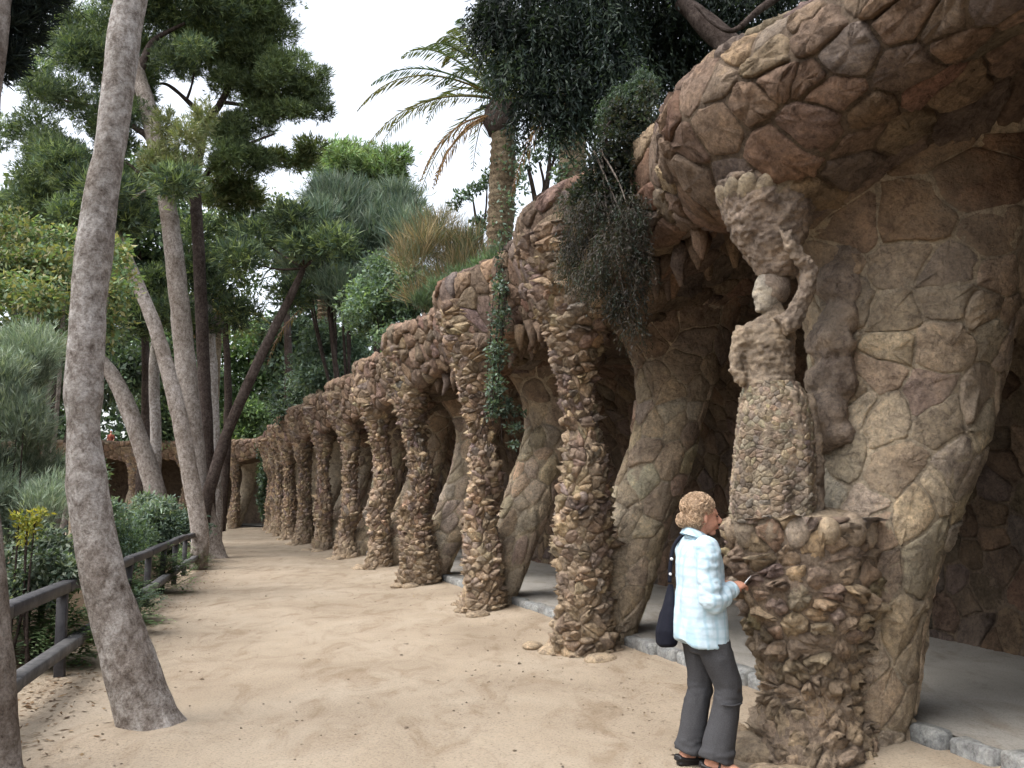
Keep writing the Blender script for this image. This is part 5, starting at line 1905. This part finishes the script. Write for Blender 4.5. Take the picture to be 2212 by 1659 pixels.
# curly hair gathered into a small bunch
m_, nt_, out_ = _new('curls')
surf(nt_, out_, attr(nt_), None, 0.5, 0.35)
M['curls'] = m_
rng = np.random.default_rng(501)
base = MB()
base.add(*ellipsoid((-.030 + hx, 0, 1.506), (.088, .081, .068), 20, 14))
base.add(*ellipsoid((-.055 + hx, 0, 1.44), (.066, .076, .070), 20, 14))
base.add(*ellipsoid((-.122 + hx, 0, 1.425), (.026, .025, .030), 14, 10))
me = fuse(base, .008, 1)
displace(me, .016, 34, 3, 3)
set_col(me, np.array([.36, .245, .15]) * (1 + .35 * vnoise(coords(me), 60, 2, 2))[:, None])
hair = obj('hair', Wme(me), M['curls'], woman)
cur = MB()
k = 0
while k < 1700:
    d = rsphere(1, rng)[0]
    if k % 9 == 0:
        p = np.array([-.122 + hx, 0, 1.425]) + d * np.array([.030, .029, .034])
    else:
        if rng.uniform() < .62:
            p = np.array([-.030 + hx, 0, 1.508]) + d * np.array([.094, .086, .074])
        else:
            p = np.array([-.055 + hx, 0, 1.44]) + d * np.array([.069, .080, .073])
        face = p[0] > .045 + hx and p[2] < 1.505
        if face or p[2] < 1.36 or (p[0] > .012 + hx and p[2] < 1.47):
            continue
    r = rng.uniform(.006, .012)
    t1 = unit(np.cross(d, rng.normal(0, 1, 3)))
    t2 = np.cross(d, t1)
    a = np.linspace(0, rng.uniform(2.5, 6.0), 9)
    pts = p + (np.cos(a)[:, None] * t1 + np.sin(a)[:, None] * d) * r + t2 * (a[:, None] - 2.5) * .0065 + d * .003
    v, f = tube(pts, np.linspace(.0019, .0008, 9), 4)
    cur.add(v, f, np.array([.46, .33, .22]) * rng.uniform(.55, 1.45))
    k += 1
v, f, c = cur.arrays()
obj('curls', mesh_np('curls', W(v), f, c), M['curls'], hair)

# shoulder bag
bag = thing('shoulder_bag', 'dark navy shoulder bag hanging behind the back of the woman in the pale shirt', 'bag', W([-.2, .1, .68]))
mb = MB()
mb.add(*loft([ering(.675, .036, .066, -.188, .11), ering(.692, .054, .088, -.187, .11), ering(.77, .060, .095, -.182, .11), ering(.86, .047, .082, -.172, .115), ering(.95, .028, .06, -.160, .12), ering(1.04, .014, .035, -.150, .12)]))
me = fuse(mb, .009, 3)
displace(me, .014, 11, 5, 3, (1, 1, .5))
obj('bag_body', Wme(me), M['bag'], bag)
v, f = tube([(-.168, .085, 1.05), (-.155, .10, 1.16), (-.118, .125, 1.27), (-.04, .135, 1.335), (.05, .135, 1.28), (.10, .14, 1.18)], [.012] * 6, 8, 40)
obj('strap', mesh_np('strap', W(v), f), M['bag'], bag)
for z in (1.10, 1.19):
    v, f = ellipsoid((-.163 + (z - 1.1) * .12, .085, z), (.010, .012, .010), 10, 8)
    obj('buckle', mesh_np('buckle', W(v), f), M['metal'], bag)
pen = thing('pen', 'thin silvery pen held up in the hand of the walking woman', 'pen', W(rw + np.array([.075, .055, .0])))
a, b = rw + np.array([.070, .040, .005]), rw + np.array([.125, .050, .058])
v, f = tube([a, (a + b) / 2, b], [.0035, .0035, .0025], 8)
obj('barrel', mesh_np('barrel', W(v), f), M['metal'], pen)
v, f = tube([b, b + (b - a) * .12], [.0025, .0008], 8)
obj('tip', mesh_np('tip', W(v), f), M['metal'], pen)

# ------------------------------------------------------------------ a visitor far off on the terrace over the arches
c = at(240, 935, 60.3)
z0 = c[2] - 1.52
pv = thing('person', 'tiny far person in orange red top standing on the terrace over the arches', 'person', (c[0], c[1], z0))
o3 = np.array([c[0], c[1], z0])
mb = MB()
for q in (-.09, .09):
    mb.add(*tube([(q, 0, .82), (q, .01, .45), (q, 0, .05), (q, -.12, .03)], [.085, .06, .045, .04], 8, 14))
    mb.add(*tube([(q * 2, 0, 1.36), (q * 2.5, .02, 1.1), (q * 2.1, -.1, .9)], [.05, .042, .035], 8, 12))
mb.add(*loft([ering(.78, .10, .15), ering(1.0, .09, .13), ering(1.25, .11, .17), ering(1.40, .07, .1), ering(1.5, .05, .05)]))
mb.add(*ellipsoid((0, 0, 1.60), (.085, .095, .12), 12, 9))
me = fuse(mb, .02, 2)
set_coords(me, coords(me) + o3)
obj('body', me, M['skin'], pv)
mb = MB()
mb.add(*loft([ering(.85, .13, .18), ering(1.05, .12, .17), ering(1.25, .13, .20), ering(1.42, .09, .12)]))
for q in (-.09, .09):
    mb.add(*tube([(q * 1.8, 0, 1.38), (q * 2.5, .02, 1.12)], [.07, .062], 8, 8))
me = fuse(mb, .02, 2)
set_coords(me, coords(me) + o3)
obj('top', me, M['red'], pv)
v, f = ellipsoid((0, .03, 1.65), (.10, .10, .10), 12, 9)
obj('hat', mesh_np('hat', v + o3, f), M['shirt'], pv)
mb = MB()
for q in (-.09, .09):
    mb.add(*tube([(q, 0, .86), (q, .01, .45), (q, 0, .08)], [.10, .08, .07], 8, 12))
obj('trousers', mesh_np('trousers', mb.arrays()[0] + o3, mb.f), M['trousers'], pv)
